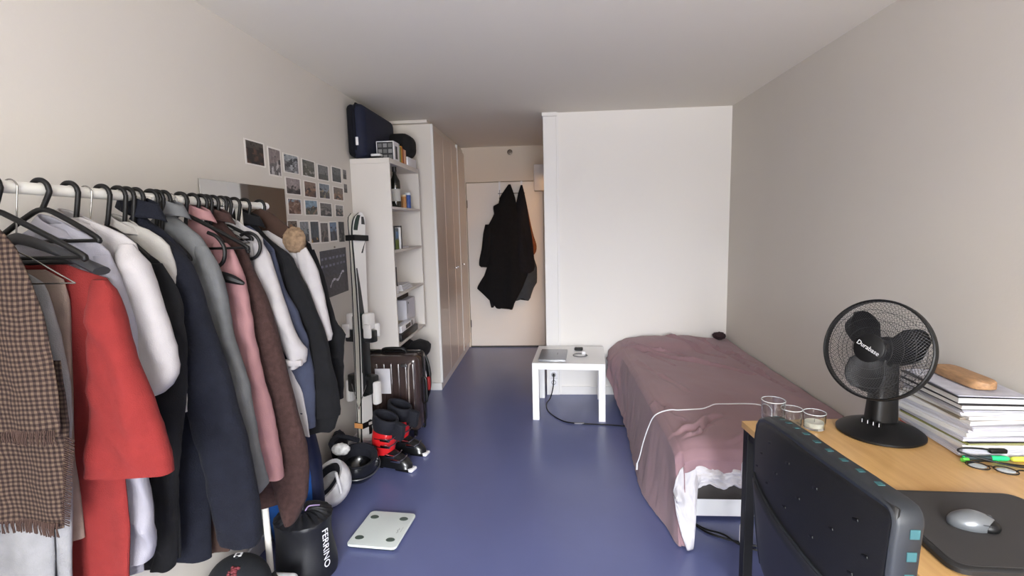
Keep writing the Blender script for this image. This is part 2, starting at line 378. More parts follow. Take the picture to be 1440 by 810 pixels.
def clothloft(b,rows,seed,amp,k,t,yb,dz=.022,n=44,top=None,topamp=.15,hem=.006,crease=.25):
    """rows: (z, x_inner, x_outer) from top to hem"""
    z0,z1=rows[0][0],rows[-1][0]; N=max(4,int(abs(z0-z1)/dz)); rings=[]
    L=[(-r_[0],r_[1]) for r_ in rows]; Q=[(-r_[0],r_[2]) for r_ in rows]
    for i in range(N+1):
        z=z0+(z1-z0)*i/N; g=i/N; xl,xr=interp(L,-z),interp(Q,-z); m_,h_=(xl+xr)/2,max(.004,(xr-xl)/2)
        am=amp*(topamp+(1-topamp)*min(1,g*1.3)); tt=t*min(1,.35+g*5)
        ring=[]
        for j in range(n):
            a_=2*PI*j/n; c_,s_=math.cos(a_),math.sin(a_)
            x=m_+h_*math.copysign(abs(c_)**.85,c_); y=yb+tt*math.copysign(abs(s_)**.8,s_)
            wv=wave(x,z,seed,am,k)
            cz=crease*amp*noise.noise(Vector((x*16+seed,z*26+x*18,seed)))*(1 if s_<0 else .5)
            zz=z+(hem*math.sin(x*23+seed)+hem*.7*math.sin(x*51+seed*2) if i>N-2 else 0)
            ring.append(Vector((x+.25*am*math.sin(z*11+seed),y+wv+cz,zz)))
        rings.append(ring)
    b.loft(rings)
def garment(name,label,cat,y,m,torso=None,sleeve=None,seed=1,t=.018,amp=.017,k=34,xl=-1.362,st=.026,sy=-.012,collar=None,group='garments on the clothes rail',samp=.010,part='body'):
    zb=torso[-1][0] if torso else (sleeve[-1][0] if sleeve else .7)
    g=thing(name,label,cat,(RX0,y,zb),0,group)
    if torso:
        rows=[]
        for z,x in torso:
            l=max(xl,2*RX0-x) if z>1.36 else xl
            rows.append((z,l,x))
        b=MB(); clothloft(b,rows,seed,amp,k,t,y); b.build(part,m,g)
    if sleeve:
        b=MB(); clothloft(b,sleeve,seed+3,samp,k*1.6,st,y+sy,n=28,topamp=.6,hem=.003,crease=1.5); b.build('sleeve',m,g)
    if collar:
        hw,hgt,cm=collar[:3]; b=MB(); rings=[]; n=28; ztop=torso[0][0]
        for i in range(6):
            q=i/5; rings.append([Vector((RX0+.010+(hw*.72+.018*q)*math.cos(2*PI*j/n),y+(.022+.012*q)*math.sin(2*PI*j/n),ztop+.002-hgt*.8*q-.020*math.cos(2*PI*j/n)-.004*math.sin(6*PI*j/n)*q)) for j in range(n)])
        b.loft(rings,cap=False); b.build('collar',cm,g,thick=.004)
    return g
# --- fabrics
def tweed():
    m=bpy.data.materials.new('houndstooth_wool'); m.use_nodes=True; n=m.node_tree; b_=n.nodes['Principled BSDF']; L=n.links.new
    b_.inputs['Roughness'].default_value=.95; b_.inputs['Specular IOR Level'].default_value=.1
    t=n.nodes.new('ShaderNodeTexCoord'); mp=n.nodes.new('ShaderNodeMapping'); L(t.outputs['Object'],mp.inputs[0])
    no=n.nodes.new('ShaderNodeTexNoise'); no.inputs['Scale'].default_value=14; L(mp.outputs[0],no.inputs['Vector'])
    ad=n.nodes.new('ShaderNodeMixRGB'); ad.blend_type='ADD'; ad.inputs[0].default_value=.012; L(mp.outputs[0],ad.inputs[1]); L(no.outputs['Color'],ad.inputs[2])
    ws=[]
    for d in ('X','Z'):
        wv=n.nodes.new('ShaderNodeTexWave'); wv.wave_type='BANDS'; wv.bands_direction=d; wv.inputs['Scale'].default_value=31; wv.inputs['Distortion'].default_value=.4
        L(ad.outputs[0],wv.inputs['Vector'])
        rp=n.nodes.new('ShaderNodeValToRGB'); rp.color_ramp.elements[0].position=.42; rp.color_ramp.elements[1].position=.58; L(wv.outputs['Fac'],rp.inputs[0]); ws.append(rp)
    mx=n.nodes.new('ShaderNodeMixRGB'); mx.blend_type='ADD'; mx.inputs[0].default_value=1; L(ws[0].outputs[0],mx.inputs[1]); L(ws[1].outputs[0],mx.inputs[2])
    dv=n.nodes.new('ShaderNodeMath'); dv.operation='MULTIPLY'; dv.inputs[1].default_value=.5; L(mx.outputs[0],dv.inputs[0])
    cr_=n.nodes.new('ShaderNodeValToRGB'); e_=cr_.color_ramp.elements; e_[0].color=lin((38,30,28)); e_[1].color=lin((88,74,62)); e_[1].position=1
    q=e_.new(.5); q.color=lin((60,48,43)); L(dv.outputs[0],cr_.inputs[0]); L(cr_.outputs[0],b_.inputs['Base Color'])
    bu=n.nodes.new('ShaderNodeBump'); bu.inputs['Strength'].default_value=.6; bu.inputs['Distance'].default_value=.002
    nb=n.nodes.new('ShaderNodeTexNoise'); nb.inputs['Scale'].default_value=300; L(t.outputs['Object'],nb.inputs['Vector']); L(nb.outputs['Fac'],bu.inputs['Height']); L(bu.outputs[0],b_.inputs['Normal'])
    return m
TWEED=tweed(); FRINGE=cloth_mat('fringe_brown',(64,48,42))
CW1=cloth_mat('cotton_lilac_white',(142,140,148),var=.05); CW2=cloth_mat('cotton_white',(162,158,158),var=.04); CW3=cloth_mat('cotton_cream',(164,161,156),var=.04)
RED=cloth_mat('red_knit',(118,38,36),var=.07,bump=.8); JEAN=cloth_mat('pale_denim',(126,126,127),var=.12,bump=.7); KHA=cloth_mat('taupe_cotton',(128,112,102))
BLK=cloth_mat('black_cotton',(20,20,22),var=.2); NAVY=cloth_mat('navy_wool',(21,23,32),var=.2,bump=1,bscale=260); GREY=cloth_mat('grey_wool',(96,97,98),var=.12)
PINK=cloth_mat('pink_wool',(150,112,113),var=.04); DBR=cloth_mat('chocolate_wool',(62,44,41),var=.25,vscale=70,bump=1.2); SLATE=cloth_mat('slate_cotton',(54,58,74),var=.1)
BRN=cloth_mat('brown_canvas',(60,44,37)); FUR=cloth_mat('fur_trim',(128,106,84),var=.4,vscale=60,bump=1.5)
# 1 scarf
g=thing('checked_scarf','brown houndstooth wool scarf with fringed ends draped at the near end of the rail','scarf',(-1.13,.93,.9),0)
b=MB(); clothloft(b,[(1.545,-1.16,-1.09),(1.514,-1.22,-1.055),(1.486,-1.25,-1.033),(1.409,-1.27,-1.009),(1.338,-1.28,-.993),(1.237,-1.28,-.989),(1.178,-1.28,-.990),(1.118,-1.28,-.996),(1.105,-1.28,-.998)],2.1,.010,30,.010,.925,n=56,hem=.004); b.build('upper_fold',TWEED,g)
b=MB(); clothloft(b,[(1.25,-1.28,-1.0),(1.118,-1.28,-1.0),(1.041,-1.28,-1.012),(.964,-1.28,-1.03),(.892,-1.28,-1.043)],4.1,.010,26,.009,.952,n=56,hem=.004); b.build('lower_fold',TWEED,g)
for zz,xo,yb,tp in ((1.105,-.998,.925,0),(.892,-1.043,.952,1)):
    b=MB()
    for i in range(70):
        x=-1.275+(xo+1.275)*i/69; a_=rnd.uniform(-.006,.006); yy=yb+wave(x,zz,2.1 if tp==0 else 4.1,.010,30 if tp==0 else 26)
        b.tube([(x,yy-.008,zz+.01),(x+a_*.5,yy-.011,zz-.004),(x+a_,yy-.010,zz-.016-rnd.random()*.006)],.0013,4)
    b.build('fringe',FRINGE,g)
b=MB()
for i in range(42):
    z=1.09-.19*i/41; x=-1.0-(1.09-z)*.2; b.tube([(x-.008,.945,z),(x+.006,.942,z-.003),(x+.013,.945,z-.006-rnd.random()*.004)],.0011,4)
b.build('side_fringe',FRINGE,g)
# 2,3 trousers
def trousers(name,label,y,m,rows,seed,seam=True):
    g=garment(name,label,'trousers',y,m,None,None); 
    g.location.z=rows[-1][0]
    b=MB(); clothloft(b,rows,seed,.010,40,.016,y,hem=0); b.build('leg',m,g)
    r2=[(z,a_+.015,c_-.028) for z,a_,c_ in rows]; b=MB(); clothloft(b,r2,seed+2,.008,40,.013,y-.028,hem=0); b.build('leg',m,g)
    return g
trousers('jeans','pale grey jeans folded over a hanger right of the scarf',1.005,JEAN,[(1.45,-1.20,-1.13),(1.425,-1.27,-1.105),(1.402,-1.28,-1.068),(1.294,-1.28,-1.050),(1.185,-1.28,-1.046),(1.089,-1.28,-1.055),(1.023,-1.28,-1.069),(.923,-1.28,-1.073),(.743,-1.29,-1.088),(.60,-1.29,-1.095)],3.3)
trousers('folded_trousers','taupe cotton trousers squeezed between pale jeans and red top',1.037,KHA,[(1.43,-1.20,-1.10),(1.42,-1.26,-1.06),(1.36,-1.27,-1.050),(1.237,-1.28,-1.066),(1.004,-1.28,-1.094),(.80,-1.28,-1.10)],5.1)
# 4 red
RT=[(1.452,-1.10),(1.435,-1.06),(1.424,-1.035),(1.412,-.985),(1.388,-.965),(1.30,-.99),(1.132,-.992),(.944,-.988),(.82,-.992),(.70,-1.01),(.60,-1.02)]
garment('oversized_top','red oversized top with a wide bell sleeve','top',1.062,RED,RT,
 [(1.405,-1.0,-.967),(1.385,-1.005,-.951),(1.329,-1.01,-.937),(1.231,-1.02,-.916),(1.116,-1.035,-.888),(1.02,-1.052,-.868),(.972,-1.062,-.862),(.963,-1.066,-.864)],6.2,st=.034,sy=-.02,amp=.013,samp=.008)
# 5 lilac white shirt
garment('cotton_shirt','pale lilac-white shirt directly behind the red top','shirt',1.115,CW1,[(1.53,-1.115),(1.52,-1.097),(1.495,-1.046),(1.462,-1.015),(1.40,-1.0),(1.1,-1.0),(.80,-1.02),(.66,-1.03)],
 [(1.455,-1.04,-1.008),(1.412,-1.05,-.990),(1.32,-1.055,-.964),(1.184,-1.055,-.962),(1.044,-1.06,-.978),(.899,-1.065,-.985),(.78,-1.06,-.978),(.73,-1.055,-.990),(.70,-1.045,-1.0)],8.4,collar=(.045,.03,CW1))
# 6 white sweatshirt
garment('sweatshirt','white sweatshirt with creased elbow hanging behind the lilac-white shirt','sweatshirt',1.172,CW2,[(1.545,-1.125),(1.532,-1.096),(1.51,-1.038),(1.475,-.99),(1.40,-.99),(1.2,-1.0),(.95,-1.01)],
 [(1.478,-1.03,-.992),(1.431,-1.04,-.962),(1.344,-1.045,-.944),(1.256,-1.035,-.930),(1.185,-1.03,-.920),(1.15,-1.02,-.926),(1.12,-1.005,-.95),(1.108,-.998,-.965)],10.1,st=.03,samp=.012,collar=(.055,.03,CW2))
# 7 black 
garment('long_sleeve_top','plain black long-sleeved top behind the white sweatshirt','top',1.262,BLK,[(1.50,-1.11),(1.491,-1.08),(1.457,-1.052),(1.42,-1.0),(1.33,-.985),(1.1,-1.0),(.8,-1.03),(.58,-1.06)],
 [(1.425,-1.03,-1.0),(1.40,-1.035,-.985),(1.33,-1.04,-.963),(1.215,-1.045,-.961),(1.058,-1.06,-.984),(.876,-1.085,-1.012),(.708,-1.10,-1.037),(.575,-1.12,-1.062)],12.2)
# 8 white shirt peeking out
garment('cotton_shirt','white shirt of which only the shoulder shows above the black top','shirt',1.312,CW3,[(1.535,-1.13),(1.520,-1.097),(1.508,-1.060),(1.475,-1.024),(1.418,-1.012),(1.36,-1.010),(1.2,-1.02),(1.0,-1.02)],None,14,t=.022,collar=(.045,.03,CW3))
# 9 navy jacket
garment('wool_jacket','dark navy wool jacket with the widest long sleeve on the rail','jacket',1.372,NAVY,[(1.60,-1.16),(1.585,-1.150),(1.56,-1.14),(1.542,-1.128),(1.499,-1.070),(1.44,-1.02),(1.3,-1.02),(1.1,-1.02),(.865,-1.01),(.70,-1.03),(.525,-1.045)],
 [(1.492,-1.09,-1.062),(1.43,-1.095,-1.0),(1.349,-1.09,-.975),(1.262,-1.08,-.959),(1.191,-1.075,-.944),(1.097,-1.06,-.917),(.913,-1.03,-.878),(.78,-1.01,-.866),(.70,-1.0,-.860),(.617,-.992,-.858),(.59,-.985,-.870)],16.5,t=.024,st=.038,sy=-.02,samp=.006,collar=(.07,.06,NAVY))
# brown hem below
garment('short_dress','brown dress whose hem shows low behind the navy sleeve','dress',1.425,BRN,[(1.44,-1.13),(1.42,-1.10),(1.36,-1.08),(1.2,-1.06),(.8,-1.03),(.62,-1.0),(.53,-.998),(.505,-1.01)],None,17.5)
# 10 grey
garment('wool_coat','grey wool coat with a narrow sleeve','coat',1.475,GREY,[(1.60,-1.17),(1.583,-1.15),(1.556,-1.125),(1.484,-1.036),(1.44,-1.02),(1.25,-1.02),(.9,-1.0),(.72,-.985)],
 [(1.46,-1.06,-1.022),(1.384,-1.065,-.988),(1.278,-1.05,-.970),(1.19,-1.04,-.963),(1.019,-1.02,-.931),(.818,-.99,-.909),(.71,-.97,-.895),(.685,-.955,-.915)],19.3,t=.022,st=.03,collar=(.065,.05,GREY))
# 11 pink
garment('wool_coat','dusty pink wool coat','coat',1.60,PINK,[(1.585,-1.16),(1.571,-1.145),(1.539,-1.13),(1.481,-1.065),(1.42,-1.05),(1.2,-1.02),(.9,-.99),(.70,-.955),(.655,-.95)],
 [(1.465,-1.085,-1.045),(1.438,-1.085,-1.015),(1.366,-1.08,-.998),(1.22,-1.065,-.978),(1.162,-1.06,-.972),(.923,-1.03,-.940),(.75,-1.0,-.924),(.668,-.99,-.918)],21.7,t=.022,st=.03,collar=(.06,.045,PINK))
# 12 chocolate
garment('wool_coat','long chocolate brown wool coat reaching lowest beside the blue bag','coat',1.70,DBR,[(1.58,-1.16),(1.565,-1.14),(1.515,-1.105),(1.44,-1.04),(1.36,-1.04),(1.1,-1.0),(.85,-.97),(.62,-.965),(.50,-.98)],
 [(1.44,-1.075,-1.038),(1.364,-1.07,-1.011),(1.279,-1.06,-.980),(1.165,-1.05,-.954),(.96,-1.03,-.916),(.749,-1.02,-.872),(.642,-1.015,-.873),(.55,-1.0,-.886),(.49,-.985,-.915),(.455,-.968,-.938)],23.4,t=.024,st=.034,sy=-.02,collar=(.06,.045,DBR),samp=.005)
# 13 white shirt
g=garment('cotton_shirt','white shirt with cuffed sleeve between the chocolate coat and slate shirt','shirt',1.77,CW2,[(1.54,-1.11),(1.519,-1.092),(1.513,-1.050),(1.474,-1.022),(1.40,-1.02),(1.1,-1.0),(.90,-.925),(.74,-.912)],
 [(1.46,-1.05,-1.020),(1.429,-1.055,-1.005),(1.308,-1.045,-.972),(1.203,-1.02,-.940),(1.10,-.99,-.907),(1.071,-.975,-.889),(1.023,-.962,-.897),(1.0,-.955,-.925)],25.3,st=.026,samp=.010,collar=(.045,.03,CW2))
MB().box(-.968,-.893,1.722,1.745,1.015,1.040,.008).build('cuff',CW2,g)
# 14 slate
garment('cotton_shirt','slate blue shirt squeezed between white cuffed shirt and long black jacket','shirt',1.822,SLATE,[(1.52,-1.10),(1.50,-1.075),(1.434,-1.015),(1.40,-1.01),(1.1,-.96),(.90,-.93),(.75,-.92)],
 [(1.42,-1.045,-1.008),(1.302,-1.03,-.982),(1.194,-1.01,-.936),(1.086,-.99,-.903),(.977,-.98,-.892),(.86,-.975,-.900),(.753,-.975,-.908)],27.8,st=.022,samp=.01)
# 15 long black
garment('long_jacket','long black jacket with ragged dark hem, near the far end of the rail','jacket',1.885,BLK,[(1.57,-1.15),(1.554,-1.134),(1.472,-1.071),(1.403,-.979),(1.239,-.925),(1.072,-.885),(.902,-.850),(.775,-.842),(.72,-.862),(.70,-.88)],
 [(1.40,-1.01,-.980),(1.30,-1.0,-.935),(1.239,-.995,-.907),(1.072,-.965,-.862),(.902,-.945,-.833),(.80,-.94,-.828),(.775,-.94,-.832)],29.9,t=.024,st=.03,collar=(.06,.05,BLK))
# 16 narrow white
garment('cotton_shirt','white shirt with slim sleeve, farthest white garment on the rail','shirt',1.945,CW2,[(1.50,-1.10),(1.441,-1.001),(1.426,-.960),(1.38,-.955),(1.2,-.955),(.9,-.96)],
 [(1.432,-.985,-.945),(1.40,-.985,-.925),(1.342,-.975,-.904),(1.258,-.955,-.889),(1.16,-.935,-.876),(1.087,-.92,-.866),(1.064,-.91,-.872)],31.1,st=.02,samp=.005)
# 17 brown collar coat with fur
g=garment('hooded_jacket','brown canvas jacket with fur-trimmed collar on the last hanger','jacket',1.985,BRN,[(1.61,-1.17),(1.598,-1.165),(1.568,-1.099),(1.496,-1.018),(1.439,-.965),(1.40,-.962),(1.3,-.97),(1.1,-.97)],None,33,t=.02)
b=MB(); b.ball((-.985,1.925,1.462),.044,.03,.050,28,18,f=lambda q,d:q*(1+.14*noise.noise(d*6)+.08*noise.noise(d*17))); b.build('fur_trim',FUR,g)
# 18 far black
garment('long_sleeve_top','black top seen last on the rail, against the white wall','top',2.03,BLK,[(1.53,-1.09),(1.511,-1.056),(1.438,-.968),(1.381,-.965),(1.1,-.95),(.80,-.93)],
 [(1.42,-.985,-.955),(1.381,-.985,-.943),(1.28,-.97,-.920),(1.12,-.945,-.880),(1.07,-.93,-.845),(1.06,-.925,-.850),(.93,-.935,-.862),(.80,-.94,-.874)],35,st=.02)
for y,lb in ((1.088,'black plastic hanger nearest the camera with its frame bare'),(1.172,'black plastic hanger holding the white sweatshirt'),(1.262,'black plastic hanger holding the plain black top'),
 (1.372,'black plastic hanger inside the navy jacket'),(1.475,'black plastic hanger inside the grey coat'),(1.60,'black plastic hanger inside the pink coat'),(1.70,'black plastic hanger inside the chocolate coat'),
 (1.77,'black plastic hanger of the white cuffed shirt'),(1.822,'black plastic hanger of the slate shirt'),(1.885,'black plastic hanger of the long black jacket'),(1.985,'black plastic hanger at the far end holding the brown jacket')):
    if y<1.1: hanger(y+.012,lb,'plastic',arm=.125,slope=.52)
    else: hanger(y,lb,'plastic',drop=.040,arm=.11,slope=.70)
for y in (1.312,1.340,1.425,1.447,1.545,1.64,1.665):
    hanger(y,'black plastic hanger with no visible garment, crowded mid-rail','plastic',drop=.06,arm=.085,slope=.8)
hanger(.995,'black plastic hanger crossing above the wide grey coat hanger','plastic',apex=1.556,arm=.185,slope=.49)
hanger(1.035,'wide dark grey coat hanger with trouser bar, above the red top','coat',apex=1.505,arm=.185,slope=.40)
hanger(.955,'thin wire hanger at the left edge','wire',apex=1.50,arm=.2)
hanger(1.215,'wire-hooked hanger between the white sweatshirt and black top','wire',drop=.05,arm=.10)
hanger(1.505,'wire-hooked hanger between the grey and pink coats','wire',drop=.05,arm=.10)
hanger(1.735,'wire-hooked hanger beside the chocolate coat','wire',drop=.05,arm=.10)
# clip hanger with curled end hanging low over the pink coat
t=hanger(1.548,'black hanger with curled hook end in front of the pink coat','plastic',arm=.20,slope=.50,group=None)
MB().tube([(.085,-.01,.10),(.115,-.012,.085),(.135,-.012,.05),(.128,-.012,.01),(.10,-.012,-.01),(.075,-.012,-.005)],.0062,8,sm=4).build('curled_hook',HANGB,t,local=True)
b=MB(); b.tube([(.06,-.016,.0),(.10,-.018,-.03),(.15,-.018,-.045),(.19,-.014,-.062)],lambda q:.005+.012*math.sin(PI*min(1,q*1.0)),8,sm=4); b.build('clip',HANGB,t,local=True)
t=hanger(1.745,'black ring-ended scarf hanger in front of the white cuffed shirt','plastic',drop=.03,arm=.10,group=None)
MB().tube([(.10+.042*math.cos(a_/14*2*PI),-.02,.05+.046*math.sin(a_/14*2*PI)) for a_ in range(-5,6)],.006,8,sm=2).build('ring',HANGB,t,local=True)

# ================================================================== BOOKSHELF on the left wall and what it carries
SX=-1.10; Y0,Y1=3.55,4.36
bs=thing('bookshelf','white open wall bookshelf of five levels beside the grey wardrobe','bookshelf',(-1.24,3.95,.60))
MB().box(XL+.001,SX,Y0,Y0+.018,.625,1.9415,.001).build('side_panel',SHELFW,bs,False)
MB().box(XL+.001,SX,Y1-.018,Y1,.625,1.9415,.001).build('side_panel',SHELFW,bs,False)
MB().box(XL+.001,XL+.006,Y0+.018,Y1-.018,.64,1.955).build('back_panel',SHELFW,bs,False)
SZ=[.652,1.016,1.336,1.644,1.960]
for z in SZ: MB().box(XL+.006 if z<1.9 else XL+.001,SX-.001 if z<1.9 else SX,Y0+(.018 if z<1.9 else .0),Y1-(.018 if z<1.9 else 0),z-.018,z+(.0 if z<1.9 else .016),.001).build('shelf_board',SHELFW,bs,False)
SZ[-1]=1.976
# suitcase on top
NV=cloth_mat('luggage_navy',(30,34,52),var=.1,rough=.7); NVD=cloth_mat('luggage_black',(20,21,28),var=.1)
t=thing('soft_suitcase','large navy soft suitcase standing on top of the bookshelf','suitcase',(-1.32,3.9,1.977))
MB().box(-1.366,-1.25,3.52,4.23,1.979,2.345,.05,seg=4).build('shell',NV,t)
MB().box(-1.376,-1.315,3.512,4.235,1.985,2.338,.035,seg=3).build('gusset',NVD,t)
MB().tube([(-1.315,3.516,2.03),(-1.315,3.512,2.30),(-1.315,3.55,2.345),(-1.315,4.18,2.347),(-1.315,4.23,2.30)],.007,6).build('zip_piping',NVD,t)
MB().box(-1.312,-1.294,3.506,3.513,2.06,2.115,.002).build('luggage_tag',WPLAS,t)
MB().tube([(-1.29,4.20,2.2),(-1.27,4.26,2.21),(-1.25,4.28,2.16),(-1.27,4.26,2.1),(-1.29,4.2,2.1)],.012,8,sm=4).build('handle',NVD,t)
# boxed set with picture tiles
t=thing('picture_box','white box with a grid of grey portraits on its cover, atop the bookshelf','box',(-1.18,3.72,1.977))
MB().box(-1.235,-1.108,3.70,3.82,1.977,2.112,.001).build('carton',WPLAS,t,False)
MB().box(-1.229,-1.114,3.6988,3.7,1.983,2.106).build('cover',mat('cover_dark',(36,38,42),.5),t,False)
for i in range(3):
    for k in range(3):
        x=-1.222+i*.037; z=1.988+k*.040
        MB().box(x,x+.028,3.6972,3.6988,z,z+.027,.0).box(x+.009,x+.019,3.6962,3.6972,z+.008,z+.021,.0).build('portrait',mat('portrait_grey%d'%((i+k)%2),(104+30*((i+k)%2),)*3,.6),t,False)
MB().box(-1.108,-1.1065,3.735,3.785,1.99,2.08).build('spine_label',mat('spine_dark',(80,78,80),.6),t,False)
t=thing('wireless_router','small white and black plastic device in front of the portrait box','device',(-1.2,3.63,1.977))
MB().box(-1.245,-1.17,3.585,3.655,1.978,1.994,.004).build('base',BLKP,t); MB().box(-1.243,-1.172,3.587,3.653,1.994,2.012,.008,seg=3).build('lid',WPLAS,t)
for i,(a_,w_,h_,c_,lb) in enumerate(((3.83,.035,.115,(190,196,186),'pale grey-green book in the row on top of the bookshelf'),(3.868,.028,.10,(120,132,70),'olive green book in the row on top of the bookshelf'),(3.898,.04,.108,(206,140,50),'orange book in the row on top of the bookshelf'),(3.942,.03,.098,(150,70,40),'rust brown book in the row on top of the bookshelf'),(3.975,.06,.095,(222,178,150),'peach book at the far end of the row on top'))):
    t=thing('book',lb,'book',(-1.2,a_+w_/2,1.977),0,'books on top of the bookshelf')
    MB().box(-1.25,-1.112,a_,a_+w_-.002,1.977,1.977+h_*1.18,.002).build('cover',mat('bookc%d'%i,c_,.6),t)
    MB().box(-1.248,-1.16,a_+.003,a_+w_-.005,1.977+h_*1.18,1.9785+h_*1.18).build('pages',PAPER,t,False)
tag(MB().box(-1.20,-1.105,4.05,4.30,1.977,2.045,.003).build('storage_carton',WPLAS),'low white carton at the far end of the bookshelf top','carton')
b=MB(); b.box(-1.30,-1.085,4.06,4.31,2.046,2.235,.07,seg=6)
tag(b.build('felt_hat',mat('hat_black',(14,13,15),.9)),'black rounded hat perched above the white carton on the bookshelf','hat')
# level 4 : bottles and jars
GLS=mat('dark_bottle_glass',(16,20,14),.08,spec=.6,coat=.5)
t=thing('wine_bottle','dark wine bottle standing on the shelf under the top level','bottle',(-1.145,3.81,1.645))
zz=1.6445
MB().lathe([(.001,0),(.036,0),(.038,.006),(.038,.17),(.036,.195),(.022,.222),(.0145,.24),(.0138,.285),(.0155,.287),(.0155,.30),(.001,.30)],28,M=T(-1.145,3.81,zz)).build('glass_body',GLS,t)
MB().lathe([(.0386,.045),(.0386,.135)],28,M=T(-1.145,3.81,zz),cap=False).build('label',mat('label_grey',(176,174,168),.7),t)
MB().lathe([(.0162,.262),(.0162,.301),(.001,.302)],20,M=T(-1.145,3.81,zz),cap=False).build('capsule',mat('capsule',(30,26,28),.4),t)
t=thing('spirit_bottle','clear bottle with white label behind the wine bottle','bottle',(-1.30,3.72,1.645))
MB().lathe([(.001,0),(.032,0),(.034,.005),(.034,.18),(.014,.22),(.013,.27),(.001,.27)],24,M=T(-1.295,3.70,zz)).build('glass_body',mat('pale_glass',(170,176,170),.1),t)
MB().lathe([(.015,.25),(.015,.285),(.001,.285)],16,M=T(-1.295,3.70,zz)).build('stopper',WPLAS,t)
for y,x,r_,h_,c_,c2,lb,nm in ((3.965,-1.13,.021,.10,(170,120,70),(214,190,150),'brown spice jar with pale lid next to the wine bottle','spice_jar'),(4.065,-1.125,.024,.12,(60,86,150),(214,220,226),'blue and white canister on the bottle shelf','canister'),(4.02,-1.21,.024,.13,(200,196,186),(230,228,222),'cream jar behind the spice jar','jar')):
    t=thing(nm,lb,'jar',(x,y,zz)); MB().lathe([(.001,0),(r_,0),(r_,h_*.85),(r_*.9,h_*.88)],20,M=T(x,y,zz)).build('body',mat(nm+'_b',c_,.35,var=.3,vscale=40),t)
    MB().lathe([(r_*1.02,h_*.86),(r_*1.02,h_),(.001,h_*1.005)],20,M=T(x,y,zz),cap=False).build('lid',mat(nm+'_l',c2,.4),t)
# level 3 : picture tin and books
z3=1.3365
o=MB().box(-1.17,-1.115,3.62,3.655,z3,z3+.17,.002).build('book',mat('bk_dk',(50,58,60),.6)); tag(o,'dark book at the near end of the middle shelf','book','books on the middle shelf')
t=thing('game_box','box printed with blue sky over green land, on the middle shelf','box',(-1.15,3.72,z3))
MB().box(-1.30,-1.118,3.672,3.745,z3,z3+.155,.001).build('carton',mat('gm',(94,108,118),.5),t,False)
MB().box(-1.30,-1.1175,3.6705,3.7465,z3+.002,z3+.07,.001).build('green_print',mat('gm2',(88,108,40),.5,var=.4,vscale=40),t,False)
MB().box(-1.1174,-1.1165,3.68,3.738,z3+.08,z3+.13).build('blue_print',mat('gm3',(96,130,170),.5,var=.4,vscale=50),t,False)
o=MB().box(-1.29,-1.112,3.77,3.79,z3,z3+.16,.001).build('book',mat('bk_w',(214,214,214),.6)); tag(o,'thin white book between printed box and black book','book','books on the middle shelf')
o=MB().box(-1.29,-1.116,3.795,3.825,z3,z3+.172,.001).build('book',mat('bk_b',(36,32,38),.6)); tag(o,'black book standing at the right of the middle shelf','book','books on the middle shelf')
o=MB().box(-1.26,-1.13,3.86,4.05,z3,z3+.012,.001).build('loose_papers',PAPER,None,False); tag(o,'few sheets of paper lying flat on the middle shelf','papers')
# level 2
z2=1.0165
t=thing('framed_photo','dark framed picture leaning on the second lowest shelf','picture frame',(-1.22,3.7,z2))
MB().box(-1.30,-1.135,3.70,3.712,z2+.05,z2+.19,.002,M=ident()).build('frame',mat('fr_d',(42,34,32),.5),t,False)
MB().box(-1.29,-1.145,3.6985,3.70,z2+.06,z2+.18).build('picture',mat('fr_p',(64,52,50),.4,var=.5,vscale=30),t,False)
MB().box(-1.29,-1.14,3.70,3.75,z2,z2+.05,.002).build('stand',mat('fr_d',(42,34,32)),t,False)
tag(MB().box(-1.17,-1.112,3.585,3.66,z2,z2+.055,.003).build('small_box',WPLAS,None,False),'small white box at the front of the shelf holding the dark frame','box')
for i in range(4): tag(MB().box(-1.30+.004*i,-1.115-.006*i,3.78+.008*i,4.05-.006*i,z2+.011*i,z2+.011*i+.010,.001).build('paper_bundle',PAPER,None,False),('lowest','second lowest','second highest','topmost')[i]+' white paper bundle in the pile beside the small white box','papers','paper pile on the second lowest shelf')
# level 1
z1=.6525
t=thing('white_carton','tall white carton with small dark mark on the lowest shelf','carton',(-1.22,4.12,z1+.03))
MB().box(-1.34,-1.16,4.0,4.25,z1,z1+.26,.002).build('carton',mat('ctn',(206,206,214),.6),t,False)
MB().box(-1.16,-1.1585,4.05,4.065,z1+.225,z1+.24).box(-1.16,-1.1588,4.028,4.031,z1+.15,z1+.25).build('print_mark',BLKP,t,False)
tag(MB().box(-1.34,-1.17,3.6,3.78,z1+.10,z1+.26,.01,seg=2).build('camera_bag',cloth_mat('bag_blk',(24,25,32))),'black square bag at the near end of the lowest shelf','bag')
tag(MB().box(-1.33,-1.18,3.60,3.99,z1,z1+.10,.003).build('beige_box',mat('beige',(196,182,160),.7),None,False),'beige carton under the black square bag','carton')
tag(MB().box(-1.32,-1.20,4.04,4.22,z1+.261,z1+.31,.012).build('dark_pouch',cloth_mat('pouch',(70,64,58))),'brownish black pouch on top of the tall white carton','pouch')
t=thing('printer_box','white device with black window on the lowest shelf','device',(-1.15,3.9,z1))
MB().box(-1.178,-1.125,3.72,4.12,z1+.052,z1+.105,.004).build('housing',WPLAS,t); MB().box(-1.1255,-1.1235,3.84,3.97,z1+.064,z1+.092).build('window',BLKP,t,False)
MB().box(-1.1255,-1.1235,4.0,4.03,z1+.06,z1+.10).build('button_strip',DKGR,t,False)
tag(MB().box(-1.178,-1.108,3.66,4.13,z1,z1+.05,.006).build('black_tray',BLKP),'flat black device under the white one with the black window','device')

